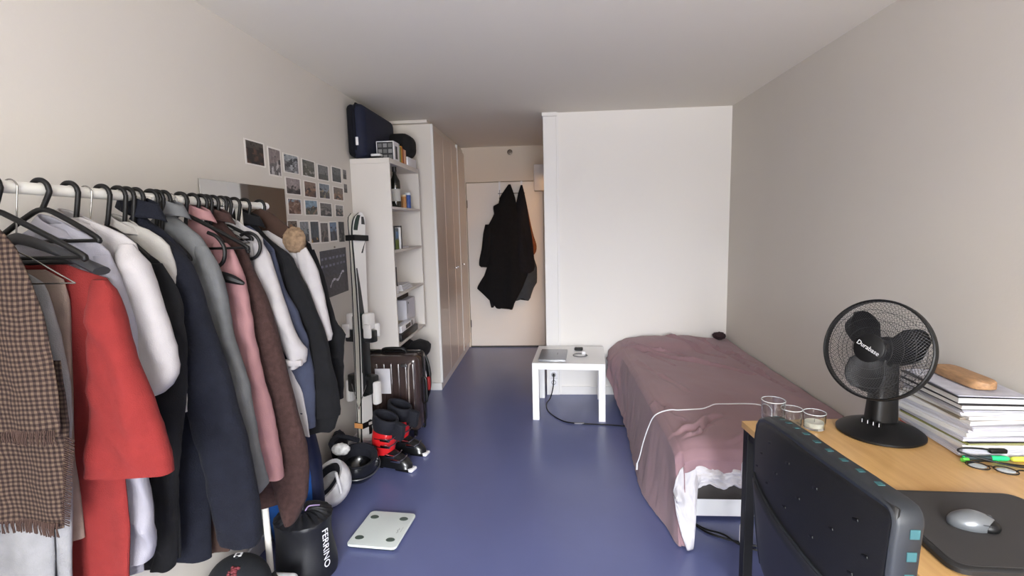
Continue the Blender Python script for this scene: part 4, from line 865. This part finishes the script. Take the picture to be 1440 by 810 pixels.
def bedtop(x,y):
    z=.497+.006*noise.noise(Vector((x*3,y*2.2,1)))
    z+=.052*math.exp(-(((x-.98)/.30)**4))*math.exp(-(((y-4.18)/.19)**4))      # pillow under the cover
    z+=.016*math.exp(-(((x-.66)/.12)**2))*math.exp(-(((y-4.15)/.2)**2))
    z-=.030*math.exp(-((y-2.27)/.05)**2)
    z+=crease(x,y)+.005*noise.noise(Vector((x*11+y*5,y*6,4)))
    return z
def footz(x): return interp([(.50,.012),(.548,.012),(.558,.20),(.572,.365),(.66,.392),(.74,.372),(.82,.362),(.92,.375),(1.0,.365),(1.2,.378),(1.46,.36)],x)
def cover(u,v):
    A=-.50+(1.455-.585+.50)*u if False else None
    # u: 0..0.32 hanging on the left, rest on top ; v: 0..0.1 hanging at the foot, rest on top
    ul,vf=.34,.12
    yv=2.285+(4.372-2.285)*((v-vf)/(1-vf)) if v>vf else 2.285
    if u>=ul:
        x=.585+(1.462-.585)*((u-ul)/(1-ul)); z=bedtop(x,yv); edge=math.exp(-((x-.585)/.035)**2)*.022
        z-=edge
    else:
        q=1-u/ul; hx,hz=hl(yv); z0=bedtop(.585,yv)-.022; 
        bul=interp([(2.2,0),(3.4,.0),(3.8,.02),(4.05,.055),(4.2,.06),(4.37,.05)],yv)
        hd=interp([(2.2,.6),(3.2,.7),(3.8,1.7),(4.4,2.2)],yv); fold=hd*q**.6*(.013*noise.noise(Vector((yv*3.1,q*1.2,2)))+.010*noise.noise(Vector((yv*9+q*2,q*2.2,7)))+.006*noise.noise(Vector((yv*24,q*3,5))))
        if q<.12: x=.585-.03*(q/.12)-.3*bul*(q/.12); z=z0-.03*(q/.12)**1.6
        else:
            k=(q-.12)/.88; x=(.555-.3*bul)+(hx-.555+.3*bul)*k-bul*math.sin(PI*min(1,k*1.3))*.6*(1 if k<.77 else .0 if k>1 else (1-k)/.23); z=(z0-.03)+(hz-z0+.03)*k
        x+=-fold; x=min(x,.60)
    if v>=vf: return Vector((x,yv,z))
    q=1-v/vf; zf=footz(x) if u>=ul*.5 else footz(.55)
    y=2.285-.035*min(1,q*2)+(.020*noise.noise(Vector((x*7,1.3,q)))+.010*noise.noise(Vector((x*19,4.3,q*2))))*q
    if u<ul: zt=z-(max(0,z-.012))*q; 
    else: zt=z+(zf-z)*q**1.2
    if u<ul: x+=.02*q
    return Vector((x,y,zt))
o=MB().grid(cover,190,300).build('bed_cover',MAU,None,True,thick=.004,ang=80); tag(o,'mauve cotton cover creased over the bed and draping to the floor','bedspread')
SHT=cloth_mat('sheet_white',(196,194,198),var=.02,bump=.3)
def sheet(u,v):
    x=.545+(1.44-.545)*u**1.6; zb=interp([(.545,.25),(.552,.18),(.576,.08),(.60,.010),(.632,.008),(.642,.30),(.70,.325),(.76,.298),(.80,.318),(.83,.305),(.95,.32),(1.1,.29),(1.44,.31)],x)
    zt=interp([(.545,.27),(.556,.33),(.575,.375),(.60,.405),(1.44,.405)],x); z=zt+(min(zb,zt-.004)-zt)*v
    xx=x
    y=2.266-.03*min(1,v*3)+(.026*noise.noise(Vector((x*12,v*2.5,3)))+.016*noise.noise(Vector((x*28,v*6,8)))+.007*noise.noise(Vector((x*60,v*14,1))))*min(1,v*3+.2)
    if x<.66: y-=.015*math.sin((x-.545)/.115*PI)*v
    return Vector((xx,y,z))
o=MB().grid(sheet,160,40).build('white_sheet',SHT,None,True,thick=.003,ang=80); tag(o,'crumpled white sheet hanging below the mauve cover at the bed foot','sheet')
b=MB(); b.ball((1.385,4.29,.540),.050,.045,.030,20,12,f=lambda q,d:q*(1+.35*noise.noise(d*3)))
tag(b.build('dark_cover_fold',cloth_mat('bedblack',(56,42,46))),'small dark lump standing in for a cover fold at the head of the bed in the corner','cover fold')  # added dark lump standing in for a dark fold of the mauve cover
t=thing('under_bed_box','open white plastic box on castors under the foot of the bed','box',(.98,2.8,0))
b=MB(); zb0,zt_=.018,.125
b.box(.70,1.30,2.49,2.505,zb0,zt_,.006); b.box(.70,1.30,3.05,3.065,zb0,zt_,.006); b.box(.70,.715,2.49,3.065,zb0,zt_,.006); b.box(1.285,1.30,2.49,3.065,zb0,zt_,.006); b.box(.702,1.298,2.492,3.063,zb0,zb0+.006)
b.build('tub',WPLAS,t)
b=MB(); b.box(.694,1.306,2.484,2.508,zt_-.004,zt_+.006,.003); b.box(.694,.718,2.484,3.07,zt_-.004,zt_+.006,.003); b.box(1.282,1.306,2.484,3.07,zt_-.004,zt_+.006,.003); b.build('rim',WPLAS,t)
for x in (.74,1.26):
    for y in (2.53,3.02): MB().lathe([(.001,-.006),(.009,-.006),(.009,.006),(.001,.006)],12,M=T(x,y,.009)@RY(R(90))).build('castor',DKGR,t)
tag(MB().box(.725,1.27,2.55,3.03,.026,.122,.02,seg=3).build('folded_bag',cloth_mat('foldblack',(34,30,30),rough=.6)),'dark folded bag filling the open white box under the bed','bag')
t=thing('adapter_cable','black cables looping on the floor below the bed foot','cable',(.8,2.35,0))
MB().tube([(.69,2.62,.006),(.665,2.50,.006),(.70,2.42,.006),(.744,2.36,.006),(.83,2.31,.006),(.95,2.26,.006),(1.1,2.2,.006),(1.3,2.2,.006)],.005,8,sm=6).build('cord',BLKP,t)
MB().tube([(.70,2.66,.006),(.685,2.48,.006),(.73,2.40,.006),(.80,2.34,.016),(.86,2.27,.008),(1.0,2.20,.006),(1.2,2.12,.006)],.0045,8,sm=6).build('cord',BLKP,t)
t=thing('phone_cable','white charging cable lying across the mauve cover and down its side','cable',(.8,2.7,.4))
cp_=[]
for x,y in ((.62,2.672),(.66,2.676),(.72,2.68),(.79,2.690),(.83,2.715),(.88,2.762),(.95,2.77),(1.05,2.776),(1.11,2.765),(1.135,2.72),(1.13,2.62),(1.12,2.5),(1.11,2.40)): cp_.append((x,y,bedtop(x,y)+.0075))
MB().tube([(.478,2.84,.12),(.490,2.82,.18),(.502,2.79,.27),(.520,2.75,.37),(.540,2.71,.45),(.572,2.685,.487)]+cp_,.0032,8,sm=5).build('cord',WPLAS,t)
MB().tube([(.477,2.842,.085),(.478,2.84,.125)],.0048,8).build('connector',WPLAS,t)

# ================================================================== DESK
def wood():
    m=bpy.data.materials.new('beech_laminate'); m.use_nodes=True; n=m.node_tree; b_=n.nodes['Principled BSDF']; L=n.links.new
    b_.inputs['Roughness'].default_value=.32
    tc_=n.nodes.new('ShaderNodeTexCoord'); mp=n.nodes.new('ShaderNodeMapping'); mp.inputs['Scale'].default_value=(18,1.6,18); L(tc_.outputs['Object'],mp.inputs[0])
    no=n.nodes.new('ShaderNodeTexNoise'); no.inputs['Scale'].default_value=3; no.inputs['Detail'].default_value=6; L(mp.outputs[0],no.inputs['Vector'])
    c_=n.nodes.new('ShaderNodeValToRGB'); e_=c_.color_ramp.elements; e_[0].position=.3; e_[0].color=lin((188,146,92)); e_[1].position=.7; e_[1].color=lin((204,164,108)); L(no.outputs['Fac'],c_.inputs[0]); L(c_.outputs[0],b_.inputs['Base Color'])
    return m
WOOD=wood()
dA=R(4.0); DX,DY=.706,1.908
t=thing('desk','beech-topped desk with black steel frame along the right wall','desk',(DX,DY,0),dA)
MB().box(0,.735,-1.45,0,.725,.75,.002).build('desktop',WOOD,t,False,local=True)
for x,y in ((.004,-.044),(.69,-.044),(.004,-1.44),(.69,-1.44)): MB().box(x,x+.036,y,y+.036,0,.724,.003).build('leg',BLKM,t,False,local=True)
MB().box(.04,.69,-.040,-.012,.69,.724,.002).box(.008,.036,-1.40,-.044,.69,.724,.002).box(.694,.722,-1.40,-.044,.69,.724,.002).box(.04,.69,-1.436,-1.408,.69,.724).build('frame_rail',BLKM,t,False,local=True)
def glass(name,label,x,y,r_,h_,fill=None,cnd=False):
    g=thing(name,label,'glass',(x,y,.7505),0)
    gm=mat('clear_glass',(244,248,248),.02,trans=1.0)
    gm.node_tree.nodes['Principled BSDF'].inputs['IOR'].default_value=1.47
    th=.0022
    MB().lathe([(.0005,0),(r_*.93,0),(r_*.96,.003),(r_,h_*.5),(r_*1.02,h_),(r_*1.02-th,h_),(r_-th,h_*.5),(r_*.93-th,.007),(.0005,.006)],36,M=T(x,y,.7512),cap=False).build('vessel',gm,g)
    MB().tube([(x+(r_*1.01)*math.cos(2*PI*k/36),y+(r_*1.01)*math.sin(2*PI*k/36),.7512+h_) for k in range(36)],.0012,6,closed=True).build('rim',mat('glass_rim',(214,220,222),.1,spec=.8),g)
    if cnd:
        MB().lathe([(.0005,.0075),(r_*.90-th,.0075),(r_*.93-th,.024),(r_*.8,.0225),(.0005,.0215)],32,M=T(x,y,.7512),cap=False).build('wax',mat('wax',(250,246,232),.5),g)
        MB().tube([(x,y,.772),(x+.001,y,.784)],.0008,5).build('wick',BLKP,g)
    return g
glass('drinking_glass','tall clear drinking glass at the far left corner of the desk',.795,1.852,.039,.100)
glass('tea_light_glass','empty low glass between the drinking glass and the candle glass',.868,1.868,.034,.062)
glass('candle_glass','low glass with white candle wax, nearest to the fan',.935,1.842,.036,.058,cnd=True)
# fan
FM=mat('fan_black',(13,13,14),.42,spec=.35); FM2=mat('fan_blade',(15,15,17),.5,spec=.3)
fc=Vector((1.0816,1.7627,1.0579)); az,el=-2.5859,.2473
fz=Vector((math.cos(el)*math.cos(az),math.cos(el)*math.sin(az),math.sin(el))); fx=fz.cross(Vector((0,0,1))).normalized()*-1; fy=fz.cross(fx).normalized()
FMx=Matrix(((fx.x,fy.x,fz.x,fc.x),(fx.y,fy.y,fz.y,fc.y),(fx.z,fy.z,fz.z,fc.z),(0,0,0,1)))
bx_,by_=1.135,1.802
t=thing('desk_fan','black desk fan with round mesh grille standing on the desk','fan',(bx_,by_,.75))
MB().lathe([(.001,0),(.126,0),(.131,.004),(.131,.010),(.118,.020),(.085,.034),(.060,.044),(.05,.05),(.001,.05)],48,M=T(bx_,by_,.7505)).build('base',FM,t)
b=MB(); rings=[]
for i in range(13):
    q=i/12; z=.785+q*.235; wx=.046-.012*q; wy=.040-.012*q
    rings.append([Vector((bx_+.006*q+wx*math.copysign(abs(math.cos(a_))**.6,math.cos(a_)),by_+wy*math.copysign(abs(math.sin(a_))**.6,math.sin(a_)),z)) for a_ in [2*PI*k/28 for k in range(28)]])
b.loft(rings); b.build('neck',FM,t)
for i in range(4):
    dirx=(fx*1).normalized(); p=Vector((bx_,by_,.80))+Vector((fz.x,fz.y,0)).normalized()*.058+Vector((fx.x,fx.y,0)).normalized()*(-.027+i*.018)
    MB().box(-.004,.004,-.003,.003,-.010,.012,.001,M=T(*p)@RZ(az+R(90))).build('speed_button',BLKP,t); MB().box(-.0008,.0008,-.0042,-.003,-.006,.006,M=T(*p)@RZ(az+R(90))).build('button_mark',WPLAS,t,False)
MB().lathe([(.001,-.125),(.03,-.122),(.048,-.105),(.053,-.075),(.05,-.055),(.001,-.05)],32,M=FMx).build('motor_housing',FM,t)
MB().lathe([(.012,-.05),(.012,.0)],12,M=FMx).build('shaft',CHROME,t)
FR=.165
b=MB(); b.lathe([(FR,-.014),(FR+.004,-.012),(FR+.005,0),(FR+.004,.010),(FR,.012),(FR-.003,.010),(FR-.003,-.012),(FR,-.014)],72,M=FMx,cap=False); b.build('rim',FM,t)
def gz(r_,s): 
    q=r_/FR; return s*(.008+(.040 if s>0 else .046)*math.sqrt(max(0,1-q**2.6)))
for s,nm in ((1,'front_grille'),(-1,'rear_grille')):
    b=MB(); ra=.046 if s>0 else .045; NW=84 if s>0 else 60
    for d_ in (1,-1):
        for k in range(NW):
            pts=[]
            for i in range(13):
                q=i/12; r_=ra+(FR-ra)*q; an=2*PI*k/NW+d_*q*.95; pts.append(Vector((r_*math.cos(an),r_*math.sin(an),gz(r_,s))))
            b.tube(pts,.00050,3,M=FMx)
    for r_ in (.07,.10,.13): b.tube([Vector((r_*math.cos(2*PI*k/48),r_*math.sin(2*PI*k/48),gz(r_,s))) for k in range(48)],.0008,4,closed=True,M=FMx)
    b.build(nm,mat('fan_wire',(58,58,60),.4,metal=.4),t)
MB().lathe([(.001,.052),(.040,.052),(.0475,.048),(.0475,.042),(.001,.040)],40,M=FMx).build('badge',FM,t)
text('Durabase',.0205,FMx@T(0,0,.0524)@RZ(R(-24)),mat('badge_white',(200,200,202),.4),'lettering',t,depth=.0004)
MB().lathe([(.001,-.030),(.036,-.030),(.038,-.022),(.034,.006),(.02,.014),(.001,.016)],30,M=FMx).build('hub',FM2,t)
for k,an in enumerate((128,12,248)):
    M_=FMx@RZ(R(an)); b=MB()
    def bl(u,v):
        r_=.022+.124*u; wd_=.118*min(1,.50+1.3*u)*max(.05,1-u**7)**.5; y=(v-.5)*wd_+.016*u
        return Vector((r_,y,-.010-(v-.5)*.030-.006*math.sin(PI*v)))
    b.grid(bl,18,14,M=M_); b.build('blade',FM2,t,thick=.0016)
# paper stack
t=None
PM=[mat('paper_a',(206,205,212),.8,var=.10,vscale=60,stretch=(.3,.3,9)),mat('paper_b',(190,190,200),.8,var=.12,vscale=60,stretch=(.3,.3,9)),mat('paper_c',(212,210,208),.8,var=.08,vscale=60,stretch=(.3,.3,9))]
zc=.7505
def sheaf(z,h_,dx,dy,rot,m,sx_=.19,sy_=.295,nm='paper_sheaf',lb=None,grp='sheaves in the tall paper stack',cat='paper'):
    cx,cy_=1.368+dx,1.768+dy; t=thing(nm,lb or 'white sheaf of paper inside the tall stack at the right end of the desk',cat,(cx,cy_,z),0,grp)
    b=MB(); n=max(2,int(h_/.0022))
    for i in range(n):
        o_=rnd.uniform(-.0016,.0016); p_=rnd.uniform(-.0022,.0022)
        b.box(-sx_/2+o_,sx_/2+o_,-sy_/2+p_,sy_/2+p_,i*h_/n,(i+.86)*h_/n,M=T(cx,cy_,z)@RZ(R(rot)))
    b.build('sheets',m,t,False); return t
def flat(nm,lb,cat,z,h_,dx,dy,rot,cover,sx_=.19,sy_=.295,pages=True):
    cx,cy_=1.368+dx,1.768+dy; t=thing(nm,lb,cat,(cx,cy_,z)); M_=T(cx,cy_,z)@RZ(R(rot))
    MB().box(-sx_/2,sx_/2,-sy_/2,sy_/2,0,.0018 if pages else h_,.0003,M=M_).build('back_cover',cover,t,False)
    if pages:
        MB().box(-sx_/2+.003,sx_/2-.003,-sy_/2+.003,sy_/2-.003,.0018,h_-.0018,M=M_).build('pages',PM[2],t,False); MB().box(-sx_/2,sx_/2,-sy_/2,sy_/2,h_-.0018,h_,.0003,M=M_).build('front_cover',cover,t,False)
    return t
CB=mat('cover_black',(28,27,32),.5); CR=mat('cover_red',(190,52,46),.5); CBR=mat('cover_brown',(120,74,58),.6); COL=mat('cover_olive',(140,140,70),.6); CT=mat('cover_taupe',(140,128,110),.6)
z=zc
flat('red_folder','thin red folder at the very bottom of the paper stack','folder',z,.003,.0,.0,-1,CR,pages=False); z+=.0032
for i in range(3): sheaf(z,.012,rnd.uniform(-.007,.003),rnd.uniform(-.010,.006),rnd.uniform(-4,4),PM[i%3],lb=('lowest white paper sheaf of the stack, on the red folder','second lowest white paper sheaf of the stack','white paper sheaf directly under the olive booklet')[i]); z+=.0123
flat('olive_booklet','thin olive booklet low in the paper stack','booklet',z,.0055,.0,-.004,2,COL); z+=.0058
flat('black_folder','black folder in the lower half of the paper stack','folder',z,.004,.002,-.002,3,CB,pages=False); z+=.0043
for i in range(5): sheaf(z,.013,rnd.uniform(-.010,.004),rnd.uniform(-.014,.010),rnd.uniform(-6,6),PM[(i+1)%3],lb=('white paper sheaf directly on top of the black folder','second white paper sheaf above the black folder','white paper sheaf midway between black folder and taupe booklet','second white paper sheaf below the taupe booklet','white paper sheaf directly under the taupe booklet')[i]); z+=.0133
flat('taupe_booklet','taupe booklet in the upper half of the paper stack','booklet',z,.005,-.004,.006,-3,CT); z+=.0053
for i in range(3): sheaf(z,.010,rnd.uniform(-.010,.004),rnd.uniform(-.014,.010),rnd.uniform(-6,6),PM[(i+2)%3],lb=('white paper sheaf directly on the taupe booklet','white paper sheaf second below the lower black notebook','white paper sheaf directly under the lower black notebook')[i]); z+=.0103
flat('notebook','lower of the two black-covered notebooks near the top of the stack','notebook',z,.016,-.012,-.008,-2,CB,.20,.30); z+=.0163
flat('notebook','upper black-covered notebook on top of the paper stack','notebook',z,.020,-.010,.0,-4,CB,.20,.30); z+=.0203
sheaf(z,.004,-.002,.004,-6,PM[1],lb='loose white sheets topmost on the paper stack under the wooden block'); z+=.0042
ztop=z
MW=mat('cork_wood',(164,126,90),.6,var=.25,vscale=30,stretch=(4,1,4))
t=thing('wooden_block','rounded light brown wooden block lying on top of the paper stack','block',(1.36,1.80,ztop))
b=MB(); Mw=T(1.372,1.775,ztop+.0005)@RZ(R(-3)); rings=[]
for i in range(17):
    q=i/16; y=-.115+.23*q; s_=math.sqrt(max(0,1-(abs(q-.5)*2)**6))
    rings.append([Mw@Vector(((.036*s_+.003)*math.copysign(abs(math.cos(a_))**.35,math.cos(a_)),y,.017+(.0165*(.55+.45*s_))*math.copysign(abs(math.sin(a_))**.35,math.sin(a_)))) for a_ in [2*PI*k/24 for k in range(24)]])
b.loft(rings); b.build('body',MW,t)
# markers, glasses, cables
def pen(nm,lb,x,y,rz,L_,col,capc,z=.7585):
    g=thing(nm,lb,'marker',(x,y,.7505),0); M_=T(x,y,z)@RZ(R(rz))@RY(R(90))
    MB().lathe([(.001,0),(.0065,0),(.0075,.002),(.0075,L_*.62),(.001,L_*.62)],14,M=M_).build('barrel',col,g); MB().lathe([(.001,L_*.60),(.0082,L_*.60),(.0082,L_*.94),(.005,L_),(.001,L_)],14,M=M_).build('cap',capc,g)
    MB().lathe([(.001,-.004),(.006,-.003),(.0064,.012),(.001,.012)],12,M=M_).build('end_plug',capc,g)
NG=mat('neon_green',(40,206,130),.4); NY=mat('neon_yellow',(226,232,84),.4)
pen('highlighter','black-barrelled highlighter with bright green cap in front of the paper stack',1.258,1.598,-2,.125,mat('hl_dark',(44,58,62),.4),NG)
pen('highlighter','neon yellow highlighter at the right edge beside the green one',1.392,1.590,1,.06,NY,NY)
tag(MB().tube([(1.243,1.585,.757),(1.262,1.588,.757)],.0065,10).build('marker_tip',mat('lime',(96,190,70),.4)),'small lime green cap end at the left tip of the green highlighter','cap')
t=thing('reading_glasses','folded dark metal glasses lying in front of the highlighters','eyeglasses',(1.3,1.54,.7505))
for cx,cy_ in ((1.262,1.552),(1.318,1.523)):
    MB().tube([(cx+.024*math.cos(a_)*1.05,cy_+.017*math.sin(a_)-.4*.024*math.cos(a_),.7555+.004*math.sin(a_)) for a_ in [2*PI*k/24 for k in range(24)]],.0016,6,closed=True).build('lens_rim',BLKM,t)
    MB().lathe([(.001,0),(.0155,0),(.0155,.0008),(.001,.001)],20,M=T(cx,cy_,.7548)@RZ(R(-24))@Matrix.Diagonal((1.4,1,1,1))).build('lens',mat('lens',(190,196,198),.05,spec=.9),t)
MB().tube([(1.282,1.545,.758),(1.29,1.54,.760),(1.297,1.534,.758)],.0016,6,sm=3).build('bridge',BLKM,t)
MB().tube([(1.243,1.563,.757),(1.30,1.575,.758),(1.38,1.553,.757),(1.42,1.548,.757)],.0022,6,sm=4).build('temple',BLKM,t); MB().tube([(1.338,1.512,.757),(1.36,1.52,.757),(1.42,1.49,.757)],.0022,6,sm=4).build('temple',BLKM,t)
t=thing('black_cable','thin black cable loop in front of the paper stack','cable',(1.3,1.59,.7505))
MB().tube([(1.44,1.53,.755),(1.36,1.55,.756),(1.30,1.575,.764),(1.255,1.603,.772),(1.25,1.612,.778),(1.27,1.610,.784),(1.31,1.605,.784),(1.345,1.602,.780)],.0026,8,sm=6).build('cord',BLKP,t)
MB().box(1.335,1.385,1.598,1.612,.7695,.785,.005).build('plug_body',BLKP,t)
# mouse mat and mouse
t=thing('lap_pad','thick charcoal pad with rounded corners under the mouse','mouse pad',(1.03,1.2,.7505))
Mp=T(.845,1.385,.7505)@RZ(R(-2.0))
poly=[]
W_,D_,rr=.37,.33,.035
for cx,cy_,a0 in ((W_-rr,-rr,0),(rr*.45,-rr*.45,90),(rr,-D_+rr,180),(W_-rr,-D_+rr,270)):
    r_=rr if cx!=rr*.45 else rr*.45
    for k in range(7): a_=R(a0+15*k); poly.append((cx+r_*math.cos(a_),cy_+r_*math.sin(a_)))
def inset(P,d): 
    c_=(W_/2,-D_/2); return [((x-c_[0])*(1-d/(W_/2))+c_[0],(y-c_[1])*(1-d/(D_/2))+c_[1]) for x,y in P]
b=MB(); b.loft([[Vector((x,y,z_)) for x,y in inset(poly,d)] for z_,d in ((0,.004),(.003,0),(.013,0),(.0165,.003),(.0172,.008))],M=Mp); b.build('body',mat('pad_edge',(24,24,25),.55),t)
b=MB(); b.loft([[Vector((x,y,z_)) for x,y in inset(poly,d)] for z_,d in ((.0165,.012),(.0180,.012))],M=Mp); b.build('surface',mat('pad_cloth',(50,48,48),.75,bump=.3,bscale=900,var=.06,vscale=12),t,False)
t=thing('computer_mouse','silver and black computer mouse on the charcoal pad','mouse',(.99,1.21,.769))
Mm=T(.985,1.212,.7688)@RZ(R(-12))
def mf(q,d):
    z=q.z if q.z>-.008 else -.008+(q.z+.008)*.0
    tx=1-.12*max(0,d.x); return Vector((q.x,q.y*tx-.0,z+ (.004*(1-abs(d.x)) if z>0 else 0)))
b=MB(); b.ball((0,0,.008),.050,.030,.026,36,18,M=Mm,f=mf); b.build('shell',mat('mouse_silver',(112,116,120),.3,metal=.35,coat=.3),t)
b=MB(); b.ball((.027,-.003,.0075),.026,.0262,.0185,24,14,M=Mm,f=lambda q,d:Vector((q.x,q.y,max(q.z,-.0075)))); b.build('black_front',BLKP,t)
MB().lathe([(.001,-.003),(.009,-.003),(.009,.003),(.001,.003)],16,M=Mm@T(.030,0,.0235)@RX(R(90))).build('scroll_wheel',DKGR,t)
MB().tube([Mm@Vector((-.005,-.026,.020)),Mm@Vector((.02,-.026,.018)),Mm@Vector((.042,-.017,.012))],.0012,6,sm=3).build('seam',DKGR,t)

# ================================================================== CHAIR
t=thing('office_chair','black office chair with slotted plastic back and teal insets, drawn up to the desk','chair',(.86,1.13,0))
TEAL=mat('teal_fabric',(40,84,88),.7); CSH=mat('chair_shell',(13,13,15),.5,bump=.1,bscale=300); CFR=mat('chair_frame',(28,32,37),.5); CLO=mat('chair_lower',(22,24,34),.55)
ya,yb_=.880,1.475
def topz(y): return interp([(.85,.997),(.90,1.0),(1.0,1.004),(1.1,1.002),(1.2,.998),(1.3,.985),(1.38,.967),(1.44,.940),(1.48,.905)],y)
def lowz(y): return interp([(.85,.60),(.95,.70),(1.03,.757),(1.15,.762),(1.30,.765),(1.42,.77),(1.48,.78)],y)
def shx(y,z): 
    q=(y-1.175)/.30; return .552+.035*q*q+.02*((z-.80)/.2)**2*.5+.0
rings=[]
b=MB(); NY_,NZ_=44,20
def shell_f(off):
    def f(u,v):
        y=ya+(yb_-ya)*u; zt,zl=topz(y),.50+.0*y; z=zl+(zt-zl)*v; return Vector((shx(y,z)+off,y,z))
    return f
o_=MB().grid(shell_f(0),NY_,NZ_); o_.build('back_shell',CSH,t,True,thick=.006,ang=60)
# thick surround running over the top and down both sides
path=[]
for k in range(12): path.append((ya-.0,.50+(topz(ya)-.03-.50)*k/11))
path+= [(ya+.002,topz(ya)-.020),(ya+.007,topz(ya)-.010),(ya+.015,topz(ya+.015)-.003)]
for k in range(1,30): y=ya+.02+(yb_-ya-.04)*k/30; path.append((y,topz(y)))
path+= [(yb_-.012,topz(yb_)-.004),(yb_-.003,topz(yb_)-.02)]
for k in range(10): path.append((yb_-.03*k/9,topz(yb_)-.04-(topz(yb_)-.04-.50)*k/9))
rings=[]
for i,(y,z) in enumerate(path):
    a_=path[max(i-1,0)]; c_=path[min(i+1,len(path)-1)]; ty,tz=c_[0]-a_[0],c_[1]-a_[1]; l=math.hypot(ty,tz) or 1; ny,nz_=-tz/l,ty/l
    x=shx(y,z); pr=[(-.004,-.012),(-.006,-.003),(-.002,.002),(.004,.004),(.040,.004),(.046,0),(.047,-.008),(.045,-.014),(.0,-.014)]
    rings.append([Vector((x+p_,y+ny*q_,z+nz_*q_)) for p_,q_ in pr])
MB().loft(rings).build('surround',CFR,t,ang=35)
for k in range(11):
    y=ya+.075+(yb_-ya-.12)*(k/10)**1.0; z=topz(y); x=shx(y,z)+.026; sl=math.atan2(topz(y+.01)-topz(y-.01),.02)
    MB().box(-.006,.007,-.007,.007,.0035,.0050,.001,M=T(x,y,z)@RX(sl)).build('teal_inset',TEAL,t,False)
for k in range(8):
    z=.955-.042*k; x=shx(ya,z)+.028
    MB().box(x-.007,x+.010,ya-.0055,ya-.0038,z-.009,z+.009,.001).build('teal_inset',TEAL,t,False)
for r_,(z0_,ys) in enumerate(((.93,(.96,1.08,1.20,1.32)),(.875,(.93,1.02,1.14,1.26,1.38)),(.82,(.96,1.08,1.20,1.32,1.42)))):
    for y in ys:
        z=z0_-.02*(y-1.0); MB().box(-.0045,-.002,-.010,.010,-.0028,.0028,.001,M=T(shx(y,z),y,z)@RX(R(-18))).build('slot_lip',BLKM,t)
b=MB(); b.tube([(shx(y,lowz(y))-.005,y,lowz(y)) for y in [.93+.52*k/20 for k in range(21)]],.0035,6,sm=2); b.build('ridge',CFR,t)
b=MB(); rings=[]
def lower(u,v):
    y=.93+.50*u; y=y+(1.175-y)*(1-v)*.25; z=.42+(lowz(.93+.5*u)-.42)*v; return Vector((shx(y,z)-.010+.02*(1-v),y,z))
b.grid(lower,24,12); b.build('lower_back',CLO,t,thick=.006,ang=60)
b=MB(); b.box(.63,1.08,.95,1.40,.43,.49,.028,seg=4); b.build('seat',cloth_mat('seat_black',(34,36,44)),t)
b=MB(); b.tube([(.60,1.175,.55),(.585,1.175,.45),(.65,1.175,.405),(.80,1.175,.40)],.018,8,sm=4); b.build('back_bracket',BLKM,t)
MB().lathe([(.001,.09),(.03,.09),(.03,.25),(.018,.26),(.018,.43),(.001,.43)],20,M=T(.855,1.175,0)).build('gas_column',BLKM,t)
for k in range(5):
    a_=R(20+72*k); c_,s_=math.cos(a_),math.sin(a_)
    f_=MB().tube([(.855+.02*c_,1.175+.02*s_,.105),(.855+.16*c_,1.175+.16*s_,.095),(.855+.29*c_,1.175+.29*s_,.07)],lambda q:.020-.006*q,10,sm=3).build('base_arm',BLKM,t)
    MB().lathe([(.001,-.018),(.026,-.018),(.028,-.012),(.028,.012),(.026,.018),(.001,.018)],18,M=T(.855+.29*c_,1.175+.29*s_,.028)@RZ(a_)@RX(R(90))).build('castor',BLKP,f_)
t=thing('power_adapter','white adapters hung behind the far left desk leg','adapter',(.76,1.95,.2))
MB().box(.735,.775,1.955,1.985,.47,.56,.015,seg=3).build('housing',WPLAS,t); MB().box(.735,.775,1.955,1.985,.21,.30,.015,seg=3).build('housing',WPLAS,t)
MB().tube([(.755,1.97,.56),(.76,1.97,.66),(.79,1.96,.724)],.003,6,sm=4).tube([(.755,1.97,.47),(.75,1.975,.38),(.755,1.97,.30)],.003,6,sm=4).tube([(.755,1.97,.21),(.77,1.98,.1),(.85,2.05,.006),(1.0,2.12,.006)],.003,6,sm=4).build('cord',BLKP,t)
